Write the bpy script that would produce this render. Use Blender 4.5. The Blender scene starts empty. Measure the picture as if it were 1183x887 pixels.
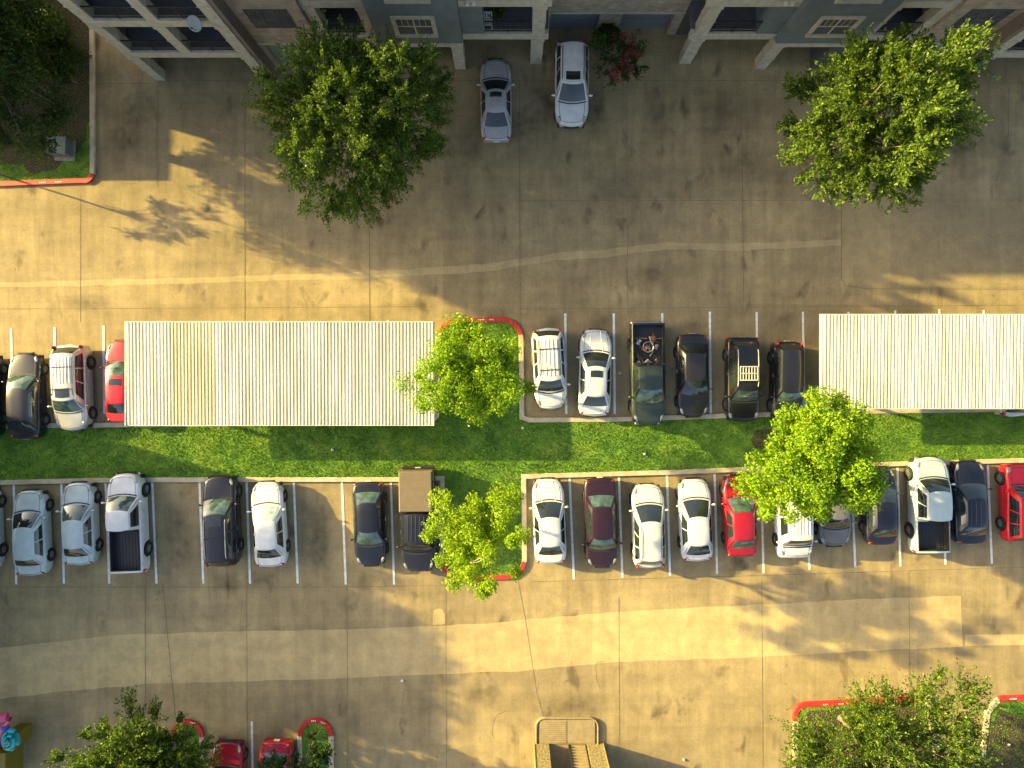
import bpy, bmesh, math, random
import numpy as np
from mathutils import Vector, Matrix
R = math.radians
rnd = random.Random(7)
scene = bpy.context.scene
C = scene.collection
HC = 38.0                     # camera height (m)
NX, NY = 591.5, 428.0         # the point straight below the camera
PPM = 20.0                    # ground scale of the survey sketch, units per metre

def gx(px): return (px - NX) / PPM
def gy(py): return (NY - py) / PPM
def g(px, py): return (gx(px), gy(py))
def seen(px, py, h):          # a survey point taken on a surface h metres up, brought back over its base
    k = (HC - h) / HC
    return (gx(px) * k, gy(py) * k)

# ------------------------------------------------------------------ materials
MATS = {}
def new_mat(name):
    m = bpy.data.materials.new(name); m.use_nodes = True
    nt = m.node_tree
    return m, nt, nt.nodes['Principled BSDF']
def lk(nt, a, b): nt.links.new(a, b)
def mat(name, col, rough=0.6, metal=0.0, var=0.12, scale=3.0, bump=0.0, bscale=40.0, coat=0.0, spec=0.5, col2=None):
    """plain procedural material: two tones of one colour mixed by noise"""
    if name in MATS: return MATS[name]
    m, nt, p = new_mat(name)
    tc = nt.nodes.new('ShaderNodeTexCoord')
    n = nt.nodes.new('ShaderNodeTexNoise'); n.inputs['Scale'].default_value = scale; n.inputs['Detail'].default_value = 5
    r = nt.nodes.new('ShaderNodeValToRGB')
    a = [c * (1 - var) for c in col]; b = [min(1, c * (1 + var)) for c in col] if col2 is None else col2
    r.color_ramp.elements[0].position = 0.32; r.color_ramp.elements[1].position = 0.68
    r.color_ramp.elements[0].color = (*a, 1); r.color_ramp.elements[1].color = (*b, 1)
    lk(nt, tc.outputs['Object'], n.inputs['Vector']); lk(nt, n.outputs['Fac'], r.inputs['Fac']); lk(nt, r.outputs['Color'], p.inputs['Base Color'])
    p.inputs['Roughness'].default_value = rough; p.inputs['Metallic'].default_value = metal
    p.inputs['Coat Weight'].default_value = coat; p.inputs['Coat Roughness'].default_value = 0.05
    p.inputs['Specular IOR Level'].default_value = spec
    if bump:
        n2 = nt.nodes.new('ShaderNodeTexNoise'); n2.inputs['Scale'].default_value = bscale; n2.inputs['Detail'].default_value = 4
        bu = nt.nodes.new('ShaderNodeBump'); bu.inputs['Strength'].default_value = bump; bu.inputs['Distance'].default_value = 0.03
        lk(nt, tc.outputs['Object'], n2.inputs['Vector']); lk(nt, n2.outputs['Fac'], bu.inputs['Height']); lk(nt, bu.outputs['Normal'], p.inputs['Normal'])
    MATS[name] = m
    return m

def concrete(name, light, dark, slab=(8.6, 6.1), streak=1.0, stain=0.5):
    m, nt, p = new_mat(name)
    N = nt.nodes.new
    geo = N('ShaderNodeTexCoord')
    def noise(scale, detail=6, rough=0.6, sx=1, sy=1, off=0):
        mp = N('ShaderNodeMapping'); mp.inputs['Scale'].default_value = (sx, sy, 1); mp.inputs['Location'].default_value = (off, off * .7, 0)
        n = N('ShaderNodeTexNoise'); n.inputs['Scale'].default_value = scale; n.inputs['Detail'].default_value = detail; n.inputs['Roughness'].default_value = rough; n.inputs['Distortion'].default_value = .35
        lk(nt, geo.outputs['Object'], mp.inputs['Vector']); lk(nt, mp.outputs['Vector'], n.inputs['Vector'])
        return n.outputs['Fac']
    def ramp(fac, p0, p1, c0, c1):
        r = N('ShaderNodeValToRGB'); e = r.color_ramp.elements
        e[0].position = p0; e[1].position = p1; e[0].color = (*c0, 1); e[1].color = (*c1, 1)
        lk(nt, fac, r.inputs['Fac']); return r.outputs['Color']
    def mix(fac, a, b, mode='MIX'):
        x = N('ShaderNodeMix'); x.data_type = 'RGBA'; x.blend_type = mode
        if isinstance(fac, float): x.inputs['Factor'].default_value = fac
        else: lk(nt, fac, x.inputs['Factor'])
        lk(nt, a, x.inputs['A']); lk(nt, b, x.inputs['B']); return x.outputs['Result']
    base = ramp(noise(0.16, 8, 0.62), 0.36, 0.66, dark, light)
    mott = ramp(noise(1.1, 8, 0.7, off=13), 0.3, 0.72, (0.75, 0.752, 0.76), (1.11, 1.10, 1.06))
    col = mix(1.0, base, mott, 'MULTIPLY')
    st = ramp(noise(1.0, 5, 0.6, 1.6, 0.16, 31), 0.34, 0.64, (1 - .30 * streak,) * 3, (1 + .08 * streak,) * 3)   # tyre and run-off streaks up and down the bays
    col = mix(1.0, col, st, 'MULTIPLY')
    st2 = ramp(noise(0.8, 5, 0.6, 0.07, 1.3, 55), 0.36, 0.66, (1 - .16 * streak,) * 3, (1 + .05 * streak,) * 3)  # tyre wear along the lanes
    col = mix(1.0, col, st2, 'MULTIPLY')
    gr = ramp(noise(9, 6, 0.85, off=5), 0.3, 0.7, (0.83,) * 3, (1.11,) * 3)
    col = mix(1.0, col, gr, 'MULTIPLY')
    oil = ramp(noise(0.62, 3, 0.5, 1.3, 0.75, 77), 0.62, 0.74, (1, 1, 1), (1 - stain, 1 - stain, 1 - stain * .95))
    col = mix(1.0, col, oil, 'MULTIPLY')
    spots = ramp(noise(3.7, 2, 0.4, off=91), 0.74, 0.79, (1, 1, 1), (0.62, 0.61, 0.62))
    col = mix(1.0, col, spots, 'MULTIPLY')
    # each slab was poured at its own time: a slightly different grey
    sep = N('ShaderNodeMapping'); sep.inputs['Scale'].default_value = (1 / slab[0], 1 / slab[1], 0); sep.inputs['Location'].default_value = (.46, .37, 0)
    lk(nt, geo.outputs['Object'], sep.inputs['Vector'])
    fl = N('ShaderNodeVectorMath'); fl.operation = 'FLOOR'; lk(nt, sep.outputs['Vector'], fl.inputs[0])
    wn = N('ShaderNodeTexWhiteNoise'); wn.noise_dimensions = '3D'; lk(nt, fl.outputs['Vector'], wn.inputs['Vector'])
    sl = ramp(wn.outputs['Value'], 0.0, 1.0, (0.89, 0.89, 0.9), (1.05, 1.045, 1.03))
    col = mix(1.0, col, sl, 'MULTIPLY')
    lk(nt, col, p.inputs['Base Color'])
    p.inputs['Roughness'].default_value = 0.9; p.inputs['Specular IOR Level'].default_value = 0.25
    bu = N('ShaderNodeBump'); bu.inputs['Strength'].default_value = 0.25; bu.inputs['Distance'].default_value = 0.01
    lk(nt, noise(30, 3, .7), bu.inputs['Height']); lk(nt, bu.outputs['Normal'], p.inputs['Normal'])
    MATS[name] = m
    return m

def leaf_mat(name, c0, c1, c2, trans=0.45):
    m, nt, p = new_mat(name)
    N = nt.nodes.new
    geo = N('ShaderNodeNewGeometry')
    r = N('ShaderNodeValToRGB'); e = r.color_ramp.elements
    e[0].color = (*c0, 1); e[1].color = (*c2, 1); e[0].position = 0.0; e[1].position = 1.0
    k = e.new(0.55); k.color = (*c1, 1)
    lk(nt, geo.outputs['Random Per Island'], r.inputs['Fac'])
    lk(nt, r.outputs['Color'], p.inputs['Base Color']); p.inputs['Roughness'].default_value = 0.55; p.inputs['Specular IOR Level'].default_value = 0.3
    tr = N('ShaderNodeBsdfTranslucent'); lk(nt, r.outputs['Color'], tr.inputs['Color'])
    mx = N('ShaderNodeMixShader'); mx.inputs['Fac'].default_value = trans
    out = nt.nodes['Material Output']
    lk(nt, p.outputs['BSDF'], mx.inputs[1]); lk(nt, tr.outputs['BSDF'], mx.inputs[2]); lk(nt, mx.outputs['Shader'], out.inputs['Surface'])
    MATS[name] = m
    return m

def stone_mat(name, c0, c1, mortar, scale=2.2):
    m, nt, p = new_mat(name); N = nt.nodes.new
    tc = N('ShaderNodeTexCoord')
    mp = N('ShaderNodeMapping'); mp.inputs['Rotation'].default_value = (R(90), 0, 0)
    lk(nt, tc.outputs['Object'], mp.inputs['Vector'])
    b = N('ShaderNodeTexBrick'); b.inputs['Scale'].default_value = scale; b.inputs['Color1'].default_value = (*c0, 1); b.inputs['Color2'].default_value = (*c1, 1); b.inputs['Mortar'].default_value = (*mortar, 1)
    b.inputs['Mortar Size'].default_value = 0.022; b.inputs['Brick Width'].default_value = 0.75; b.inputs['Row Height'].default_value = 0.24; b.offset = 0.37; b.squash = 0.7; b.squash_frequency = 3
    n = N('ShaderNodeTexNoise'); n.inputs['Scale'].default_value = 2.3; n.inputs['Detail'].default_value = 6
    x = N('ShaderNodeMix'); x.data_type = 'RGBA'; x.blend_type = 'OVERLAY'; x.inputs['Factor'].default_value = 0.6
    lk(nt, mp.outputs['Vector'], b.inputs['Vector']); lk(nt, tc.outputs['Object'], n.inputs['Vector'])
    lk(nt, b.outputs['Color'], x.inputs['A']); lk(nt, n.outputs['Fac'], x.inputs['B']); lk(nt, x.outputs['Result'], p.inputs['Base Color'])
    p.inputs['Roughness'].default_value = 0.9
    MATS[name] = m
    return m

M_road = concrete('road_concrete', (0.43, 0.335, 0.175), (0.29, 0.228, 0.125), streak=.6)
M_slab = concrete('newer_slab_concrete', (0.43, 0.335, 0.175), (0.31, 0.245, 0.13), streak=.35, stain=.3)
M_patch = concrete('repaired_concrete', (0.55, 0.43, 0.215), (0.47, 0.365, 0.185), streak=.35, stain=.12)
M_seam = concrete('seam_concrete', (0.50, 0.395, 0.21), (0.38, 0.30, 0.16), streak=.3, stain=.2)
M_kerb = mat('kerb_concrete', (0.46, 0.39, 0.27), .9, var=.18, scale=2)
M_red_kerb = mat('red_kerb_paint', (0.46, 0.026, 0.02), .6, var=.25, scale=7)
_r = [n_ for n_ in M_red_kerb.node_tree.nodes if n_.type == 'VALTORGB'][0]; _e = _r.color_ramp.elements.new(.74); _e.color = (0.40, 0.30, 0.20, 1); _e = _r.color_ramp.elements.new(.70); _e.color = (0.55, 0.045, 0.03, 1)
M_joint = mat('joint_tar', (0.165, 0.132, 0.078), .9, var=.3)
M_line = mat('line_paint', (0.74, 0.71, 0.62), .7, var=.2, scale=4, col2=(0.82, 0.80, 0.74))
M_lawn = mat('lawn_soil', (0.10, 0.205, 0.026), 1.0, var=.3, scale=1.4, bump=.5, col2=(0.15, 0.255, 0.03))
M_mulch = mat('mulch', (0.07, 0.045, 0.03), 1.0, var=.4, scale=9, bump=.6)
M_grass = leaf_mat('grass_blade', (0.092, 0.215, 0.022), (0.14, 0.285, 0.026), (0.21, 0.34, 0.03), .45)
def patchy(m_, where):       # turf is never one green: broad lush and dry patches
    nt = m_.node_tree; rp = [q for q in nt.nodes if q.type == 'VALTORGB'][0]
    tc = nt.nodes.new('ShaderNodeTexCoord'); n1 = nt.nodes.new('ShaderNodeTexNoise'); n1.inputs['Scale'].default_value = .55; n1.inputs['Detail'].default_value = 5
    r2 = nt.nodes.new('ShaderNodeValToRGB'); e = r2.color_ramp.elements; e[0].position = .33; e[1].position = .68; e[0].color = (.80, .86, .85, 1); e[1].color = (1.40, 1.18, 1.15, 1); k = e.new(.5); k.color = (1.12, 1.14, 1.05, 1)
    mx = nt.nodes.new('ShaderNodeMix'); mx.data_type = 'RGBA'; mx.blend_type = 'MULTIPLY'; mx.inputs['Factor'].default_value = 1
    outs = [l.to_socket for l in rp.outputs['Color'].links]
    nt.links.new(tc.outputs['Object'], n1.inputs['Vector']); nt.links.new(n1.outputs['Fac'], r2.inputs['Fac']); nt.links.new(rp.outputs['Color'], mx.inputs['A']); nt.links.new(r2.outputs['Color'], mx.inputs['B'])
    for q in outs: nt.links.new(mx.outputs['Result'], q)
patchy(M_grass, 0); patchy(M_lawn, 0)
M_cream = mat('cream_stucco', (0.40, 0.37, 0.28), .85, var=.16)
M_blue = mat('blue_grey_siding', (0.12, 0.148, 0.15), .8, var=.14, scale=1.4)
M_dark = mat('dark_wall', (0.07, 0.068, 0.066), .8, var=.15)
M_deck = mat('balcony_deck', (0.095, 0.095, 0.105), .7, var=.15)
M_brown = mat('brown_siding', (0.16, 0.13, 0.105), .85, var=.12)
M_stone = stone_mat('ledge_stone', (0.36, 0.29, 0.20), (0.24, 0.20, 0.155), (0.30, 0.26, 0.2))
M_pier = mat('speckled_stone', (0.18, 0.14, 0.075), .9, var=.5, scale=9, col2=(0.40, 0.325, 0.17))
M_garage = mat('garage_door_paint', (0.13, 0.15, 0.165), .6, var=.06)
M_garage2 = mat('green_grey_door', (0.17, 0.205, 0.165), .6, var=.06)
M_black = mat('black_metal', (0.02, 0.02, 0.022), .5, var=.1)
M_winglass = mat('window_glass', (0.05, 0.06, 0.075), .08, var=.3, scale=.8, spec=.8)
M_wframe = mat('window_frame_paint', (0.07, 0.07, 0.08), .5, var=.1)
M_shingle = mat('shingle', (0.10, 0.085, 0.07), .95, var=.25, scale=6)
M_corr = mat('white_steel', (0.63, 0.62, 0.57), .45, var=.06, scale=.5)
M_corr2 = mat('cream_steel', (0.63, 0.585, 0.42), .45, var=.06, scale=.5)
for _m in (M_corr, M_corr2):
    _nt = _m.node_tree; _n = [q for q in _nt.nodes if q.type == 'TEX_NOISE'][0]; _t = [q for q in _nt.nodes if q.type == 'TEX_COORD'][0]; _v = _nt.nodes.new('ShaderNodeMapping'); _v.inputs['Scale'].default_value = (4.5, .5, 1)
    _nt.links.new(_t.outputs['Object'], _v.inputs['Vector']); _nt.links.new(_v.outputs['Vector'], _n.inputs['Vector'])
    _c = [q for q in _nt.nodes if q.type == 'VALTORGB'][0].color_ramp; _c.elements[0].position = .25; _q = _c.elements[0].color; _c.elements[0].color = (_q[0] * .80, _q[1] * .78, _q[2] * .72, 1)
M_post = mat('post_steel', (0.55, 0.53, 0.48), .5, var=.1)
M_bark = mat('bark', (0.16, 0.12, 0.085), .95, var=.3, scale=6, bump=.6, bscale=20)
M_bark_pale = mat('pale_bark', (0.36, 0.30, 0.22), .95, var=.25, scale=6)
L_bright = leaf_mat('bright_leaf', (0.13, 0.26, 0.008), (0.22, 0.38, 0.012), (0.34, 0.47, 0.016), .45)
L_yellow = leaf_mat('yellow_leaf', (0.16, 0.30, 0.008), (0.26, 0.41, 0.012), (0.40, 0.49, 0.016), .45)
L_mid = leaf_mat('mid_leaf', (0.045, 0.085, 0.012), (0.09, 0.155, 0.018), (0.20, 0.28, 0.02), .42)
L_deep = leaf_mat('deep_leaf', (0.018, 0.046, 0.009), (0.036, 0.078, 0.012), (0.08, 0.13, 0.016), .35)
L_red = leaf_mat('red_flower', (0.14, 0.018, 0.025), (0.24, 0.025, 0.035), (0.34, 0.05, 0.055), .3)
M_glass = mat('car_glass', (0.016, 0.022, 0.024), .04, var=.3, scale=1.5, spec=.9, coat=.3)
M_glass_g = mat('sky_tint_car_glass', (0.05, 0.085, 0.07), .05, var=.5, scale=3.5, spec=.9, coat=.3)  # pale green base colour stands in for reflected sky
M_shade = mat('silver_sunshade', (0.42, 0.52, 0.48), .25, .3, var=.35, scale=5)
M_tyre = mat('tyre_rubber', (0.018, 0.018, 0.018), .85, var=.2)
M_rim = mat('alloy_rim', (0.42, 0.42, 0.41), .3, .8, var=.1)
M_trim = mat('black_trim', (0.02, 0.02, 0.022), .55, var=.1)
M_chrome = mat('chrome', (0.7, 0.69, 0.66), .15, 1.0, var=.05)
M_head = mat('headlight_lens', (0.30, 0.31, 0.31), .12, .3, var=.15, coat=.5)
M_tail = mat('tail_lens', (0.30, 0.010, 0.012), .2, var=.15, coat=.5)
M_amber = mat('amber_lens', (0.6, 0.2, 0.02), .2, var=.1, coat=.5)
M_plate = mat('number_plate', (0.6, 0.6, 0.58), .5, var=.08)
def paint(name, col, metal=.2, rough=.32):
    return mat(name, col, rough, metal, var=.10, scale=2.2, coat=.35)
P = dict(
    white=paint('white_paint', (0.60, 0.61, 0.60), .0), pearl=paint('pearl_paint', (0.58, 0.575, 0.55), .0),
    ice_shade=paint('ice_shade_paint', (0.44, 0.52, 0.51), .05), silver=paint('silver_paint', (0.50, 0.50, 0.47), .45),  # ice: the pickup's pale blue, also shade tint painted onto white cars
    black=paint('black_paint', (0.008, 0.008, 0.010), .0), ink=paint('ink_paint', (0.011, 0.011, 0.018), .0),
    navy=paint('navy_paint', (0.007, 0.008, 0.017), .0), green=paint('green_paint', (0.030, 0.042, 0.034), .15),
    maroon=paint('maroon_paint', (0.022, 0.007, 0.012), .0), red=paint('red_paint', (0.46, 0.012, 0.022), .05),
    crimson=paint('crimson_paint', (0.33, 0.008, 0.02), .1), grey=paint('grey_paint', (0.15, 0.145, 0.14), .1),
    lilac=paint('lilac_paint', (0.40, 0.395, 0.40), .2), charcoal=paint('charcoal_paint', (0.016, 0.014, 0.016), .0),
    brown=mat('brown_fibreglass', (0.15, 0.115, 0.07), .55, var=.08))

# ------------------------------------------------------------------ mesh helpers
def obj(name, verts, faces, m, parent=None, smooth=False, loc=None):
    me = bpy.data.meshes.new(name); me.from_pydata([tuple(v) for v in verts], [], faces); me.update()
    if smooth:
        me.shade_smooth(); me.set_sharp_from_angle(angle=R(smooth if smooth is not True else 40))
    for k in (m if isinstance(m, (list, tuple)) else [m]): me.materials.append(k)
    o = bpy.data.objects.new(name, me); C.objects.link(o)
    if parent: o.parent = parent
    if loc: o.location = loc
    return o
class MB:
    def __init__(s): s.v = []; s.f = []
    def add(s, v, f):
        n = len(s.v); s.v += [tuple(p) for p in v]; s.f += [tuple(i + n for i in q) for q in f]; return s
    def box(s, x0, x1, y0, y1, z0, z1, bev=0.0):
        if x0 > x1: x0, x1 = x1, x0
        if y0 > y1: y0, y1 = y1, y0
        if bev:
            b = bev
            v = []
            for z, i in ((z0, 0), (z1 - b, 0), (z1, b)):
                v += [(x0 + i, y0 + i, z), (x1 - i, y0 + i, z), (x1 - i, y1 - i, z), (x0 + i, y1 - i, z)]
            f = [(3, 2, 1, 0), (8, 9, 10, 11)]
            for k in (0, 4):
                f += [(k + a, k + (a + 1) % 4, k + 4 + (a + 1) % 4, k + 4 + a) for a in range(4)]
            return s.add(v, f)
        v = [(x0, y0, z0), (x1, y0, z0), (x1, y1, z0), (x0, y1, z0), (x0, y0, z1), (x1, y0, z1), (x1, y1, z1), (x0, y1, z1)]
        return s.add(v, [(3, 2, 1, 0), (4, 5, 6, 7), (0, 1, 5, 4), (1, 2, 6, 5), (2, 3, 7, 6), (3, 0, 4, 7)])
    def tube(s, pts, rads, n=7):
        pts = [Vector(p) for p in pts]; v = []; f = []
        for i, p in enumerate(pts):
            d = (pts[min(i + 1, len(pts) - 1)] - pts[max(i - 1, 0)]).normalized()
            a = d.orthogonal().normalized(); b = d.cross(a)
            for k in range(n):
                t = 2 * math.pi * k / n
                v.append(p + (a * math.cos(t) + b * math.sin(t)) * rads[i])
        for i in range(len(pts) - 1):
            for k in range(n):
                f.append((i * n + k, i * n + (k + 1) % n, (i + 1) * n + (k + 1) % n, (i + 1) * n + k))
        f.append(tuple(range(n - 1, -1, -1))); f.append(tuple(range((len(pts) - 1) * n, len(pts) * n)))
        return s.add(v, f)
    def ball(s, c, r, nu=10, nv=6):
        v = []; f = []
        for j in range(nv + 1):
            t = math.pi * j / nv
            for i in range(nu):
                a = 2 * math.pi * i / nu
                v.append((c[0] + r[0] * math.sin(t) * math.cos(a), c[1] + r[1] * math.sin(t) * math.sin(a), c[2] + r[2] * math.cos(t)))
        for j in range(nv):
            for i in range(nu):
                f.append((j * nu + i, (j + 1) * nu + i, (j + 1) * nu + (i + 1) % nu, j * nu + (i + 1) % nu))
        return s.add(v, f)
    def build(s, name, m, parent=None, smooth=False, loc=None): return obj(name, s.v, s.f, m, parent, smooth, loc)
def tag(o, label=None, cat=None, group=None, kind=None):
    if label: o['label'] = label
    if cat: o['category'] = cat
    if group: o['group'] = group
    if kind: o['kind'] = kind
    return o
def thing(name, label, cat, loc=(0, 0, 0), rz=0.0, group=None):
    o = bpy.data.objects.new(name, None); C.objects.link(o); o.location = loc; o.rotation_euler = (0, 0, rz); o.empty_display_size = .2
    return tag(o, label, cat, group)
def children(o): return [c for c in C.objects if c.parent == o]
def struct(o): o['kind'] = 'structure'; return o

# ------------------------------------------------------------------ ground
def sheet(name, pts, z, m):
    return struct(obj(name, [(*g(*p), z) for p in pts], [tuple(range(len(pts)))][::1], m))
def ccw(pts):
    a = sum(p[0] * q[1] - q[0] * p[1] for p, q in zip(pts, pts[1:] + pts[:1]))
    return pts if a < 0 else pts[::-1]          # survey y runs down
struct(obj('ground', [(-300, -300, 0), (300, -300, 0), (300, 300, 0), (-300, 300, 0)], [(0, 1, 2, 3)], M_road))

def wobble(pts, amp, step=14, seed=1):
    r = random.Random(seed); out = []
    for (x0, y0), (x1, y1) in zip(pts, pts[1:]):
        n = max(1, int(math.hypot(x1 - x0, y1 - y0) / step))
        for i in range(n):
            t = i / n; out.append((x0 + (x1 - x0) * t, y0 + (y1 - y0) * t + r.uniform(-amp, amp)))
    out.append(pts[-1]); return out
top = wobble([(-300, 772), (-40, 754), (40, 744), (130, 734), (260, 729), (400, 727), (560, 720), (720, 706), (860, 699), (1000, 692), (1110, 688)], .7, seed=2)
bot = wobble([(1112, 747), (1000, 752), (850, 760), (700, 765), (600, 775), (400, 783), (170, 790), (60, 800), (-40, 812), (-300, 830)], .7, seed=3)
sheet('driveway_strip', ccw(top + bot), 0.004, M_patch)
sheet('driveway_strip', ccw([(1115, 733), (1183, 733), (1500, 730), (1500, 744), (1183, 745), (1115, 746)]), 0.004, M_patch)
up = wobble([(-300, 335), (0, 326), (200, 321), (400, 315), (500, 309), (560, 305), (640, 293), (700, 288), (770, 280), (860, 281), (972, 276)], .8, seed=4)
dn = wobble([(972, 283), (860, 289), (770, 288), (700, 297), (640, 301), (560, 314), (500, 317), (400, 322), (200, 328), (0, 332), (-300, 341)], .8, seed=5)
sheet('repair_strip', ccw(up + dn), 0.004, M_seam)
sheet('slab_patch', ccw([(973, 235), (1500, 231), (1500, 331), (1000, 331), (978, 328), (973, 320)]), 0.004, M_slab)
sheet('slab_patch', ccw([(500, 711), (501, 705), (506, 703), (511, 704), (514, 709), (514, 721), (500, 722)]), 0.004, M_patch)

def ribbon(mb, pts, w, z0, z1):
    """a strip w wide along pts (metres), from z0 up to z1 (flat when equal)"""
    P2 = [Vector((p[0], p[1], 0)) for p in pts]; v = []; f = []
    for i, p in enumerate(P2):
        d1 = (p - P2[i - 1]).normalized() if i else (P2[1] - p).normalized()
        d2 = (P2[i + 1] - p).normalized() if i < len(P2) - 1 else d1
        d = (d1 + d2).normalized(); nrm = Vector((-d.y, d.x, 0)); k = 1 / max(.5, nrm.dot(Vector((-d1.y, d1.x, 0))))
        a = p + nrm * (w / 2 * k); b = p - nrm * (w / 2 * k)
        if z1 > z0:
            bv = .025; c = p + nrm * (w / 2 * k - bv); e = p - nrm * (w / 2 * k - bv)
            v += [(a.x, a.y, z0), (a.x, a.y, z1 - bv), (c.x, c.y, z1), (e.x, e.y, z1), (b.x, b.y, z1 - bv), (b.x, b.y, z0)]
        else: v += [(a.x, a.y, z1), (b.x, b.y, z1)]
    m = 6 if z1 > z0 else 2
    for i in range(len(P2) - 1):
        for k in range(m - 1):
            f.append((i * m + k, i * m + k + 1, (i + 1) * m + k + 1, (i + 1) * m + k))
    if m == 6: f += [(5, 4, 3, 2, 1, 0), tuple(range((len(P2) - 1) * 6, len(P2) * 6))]
    mb.add(v, [q[::-1] for q in f])
# joints between slabs
jb = MB()
def joint(pts, w=.03): ribbon(jb, [g(*p) for p in pts], w, .007, .007)
for pts in ([(427, 60), (427, 372)], [(600, 95), (601, 365)], [(724, 75), (725, 300)], [(724, 300), (726, 366)], [(857, 110), (859, 362)], [(972, 225), (972, 322), (977, 330), (1000, 333.5), (1500, 335)],
            [(600, 232), (974, 231)], [(-300, 358), (200, 356), (500, 354)], [(600, 357), (972, 354), (1500, 350)], [(283, 120), (283, 372)], [(93, 225), (93, 372)], [(1165, 100), (1165, 180)],
            [(1100, 96), (1500, 94)], [(168, 676), (168, 960)], [(285, 676), (286, 887)], [(401, 676), (402, 960)], [(515, 676), (516, 960)], [(598, 668), (607, 715), (620, 800), (628, 828)], [(188, 676), (216, 960)],
            [(-300, 678), (400, 678), (520, 676)], [(612, 672), (900, 664), (1183, 655), (1500, 648)], [(-300, 100), (180, 96)], [(715, 690), (716, 960)], [(880, 670), (882, 960)], [(1050, 660), (1052, 960)],
            [(182, 97), (182, 215)], [(183, 93), (1100, 93)]):
    joint(pts)
struct(jb.build('pavement_joints', M_joint))
# thin cracks
cb = MB()
for i in range(11):
    x, y = rnd.uniform(40, 1150), rnd.choice([rnd.uniform(120, 340), rnd.uniform(795, 830)])
    a = rnd.uniform(0, 6.28); pts = [(x, y)]
    for k in range(rnd.randint(5, 12)):
        a += rnd.uniform(-.8, .8); x += math.cos(a) * 4; y += math.sin(a) * 4; pts.append((x, y))
    ribbon(cb, [g(*p) for p in pts], .018, .0095, .0095)
struct(cb.build('pavement_cracks', M_joint))

# painted bay lines: one object, flat paint on the pavement
lb = MB()
def line(x0, y0, x1, y1, w=.13): ribbon(lb, [g(x0, y0), g(x1, y1)], w, .014, .014)
for x, y0 in ((-42, 379), (13, 379), (63, 378), (119.5, 376), (172, 374), (226, 373), (281, 372), (336, 371.5), (391, 371), (448, 370), (653, 362), (709, 362), (765, 361.5), (820, 360), (874, 360.5), (927.5, 360), (980, 360), (1034, 358.5), (1085, 357), (1136, 358), (1190, 357)):
    line(x, y0, x + 1.2, 478)
for xt, yt, xb, yb in ((16, 559, 19, 675), (71, 559, 74, 674), (122, 558, 126.5, 674), (176, 557, 181, 674), (230.6, 557, 235, 674), (285, 557, 289, 674), (339.5, 557, 344, 674), (395, 556, 399.5, 675), (451.5, 556, 455.4, 675),
                       (658, 552, 663, 669), (715, 551, 719, 667), (770.5, 549, 774, 665), (825.5, 547, 828.4, 663), (879, 545, 882, 662), (931, 543, 935, 658), (983, 542, 988, 655), (1036.7, 540, 1040, 654), (1089, 538, 1092, 652), (1141, 537, 1145.7, 651), (1195, 536, 1199, 650)):
    line(xt, yt, xb, yb)
line(291, 833, 293, 960)
struct(lb.build('bay_markings', M_line))

def arc(cx, cy, r, a0, a1, n=8, ry=None):
    ry = ry or r
    return [(cx + r * math.cos(R(a0 + (a1 - a0) * i / n)), cy + ry * math.sin(R(a0 + (a1 - a0) * i / n))) for i in range(n + 1)]
KH = .14
isl_top = arc(528, 393, 22, 180, 270) + arc(580, 391, 22, 270, 360)
isl_bot = arc(584, 644, 22, 0, 90) + arc(533, 645, 22, 90, 180)
edge_top = [(-500, 494), (0, 492), (150, 490.5), (498, 487.5), (505, 480)] + isl_top + [(603, 482), (612, 485)] + [(700, 484.5), (840, 480), (960, 476), (1183, 472), (1600, 465)]
edge_bot = [(1600, 521), (1183, 531.5), (1050, 535), (960, 538.5), (870, 541.5), (770, 545.5), (605, 550)] + isl_bot + [(511, 552), (460, 553.5), (140, 554), (0, 557), (-500, 562)]
median = edge_top + edge_bot
planter = [(-500, 214), (0, 213), (96, 209)] + arc(97, 199, 11, 70, 0, 4) + [(108, 190), (107, -60), (-500, -60)]
isl_a = arc(217, 850, 17, 180, 360, 10) + [(234, 1000), (200, 1000)]
isl_b = arc(365, 849, 18, 180, 360, 10) + [(383, 1000), (347, 1000)]
isl_c = [(918, 1000), (918, 830)] + arc(931, 826, 13, 180, 262, 5) + [(1070, 806), (1100, 1000)]
isl_d = [(1140, 822), (1153, 806), (1300, 800), (1300, 1000), (1120, 1000)]
AREAS = [('median_lawn', median), ('planter_lawn', planter), ('island_lawn', isl_a), ('island_lawn', isl_b), ('island_lawn', isl_c), ('island_lawn', isl_d)]
for nm, pts in AREAS:
    sheet(nm, ccw(pts), .10, M_lawn)
kb = MB(); rb = MB()
def kerb(pts, mb=None, w=.28): ribbon(mb or kb, [g(*p) for p in pts], w, 0, KH)
i0 = 5
kerb(edge_top[:5] + [isl_top[0], isl_top[2]]); kerb([isl_top[-2], isl_top[-1], (603, 482), (612, 485)] + edge_top[5 + len(isl_top) + 2:])
kerb(isl_top[2:-1], rb, .28)
kerb(edge_bot[:7] + [isl_bot[0], isl_bot[1]]); kerb([isl_bot[-2]] + [isl_bot[-1]] + edge_bot[7 + len(isl_bot):]); kerb(isl_bot[1:-1], rb, .28)
kerb([(107, -60), (108, 190), (107.7, 202)]); kerb([(107.5, 201)] + arc(97, 199, 11, 20, 70, 4) + [(96, 209), (0, 213), (-60, 213.5)], rb, .30); kerb([(-60, 213.5), (-500, 214)])
for isl, y1 in ((isl_a, 852), (isl_b, 852)):
    kerb(isl[:11], rb, .26); kerb([isl[10], isl[11]]); kerb([isl[12], isl[0]])
kerb([(918, 1000), (918, 832)]); kerb([(918, 832), (918, 828)] + isl_c[2:8] + [(1070, 806)], rb, .30); kerb([(1070, 806), (1100, 1000)])
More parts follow.
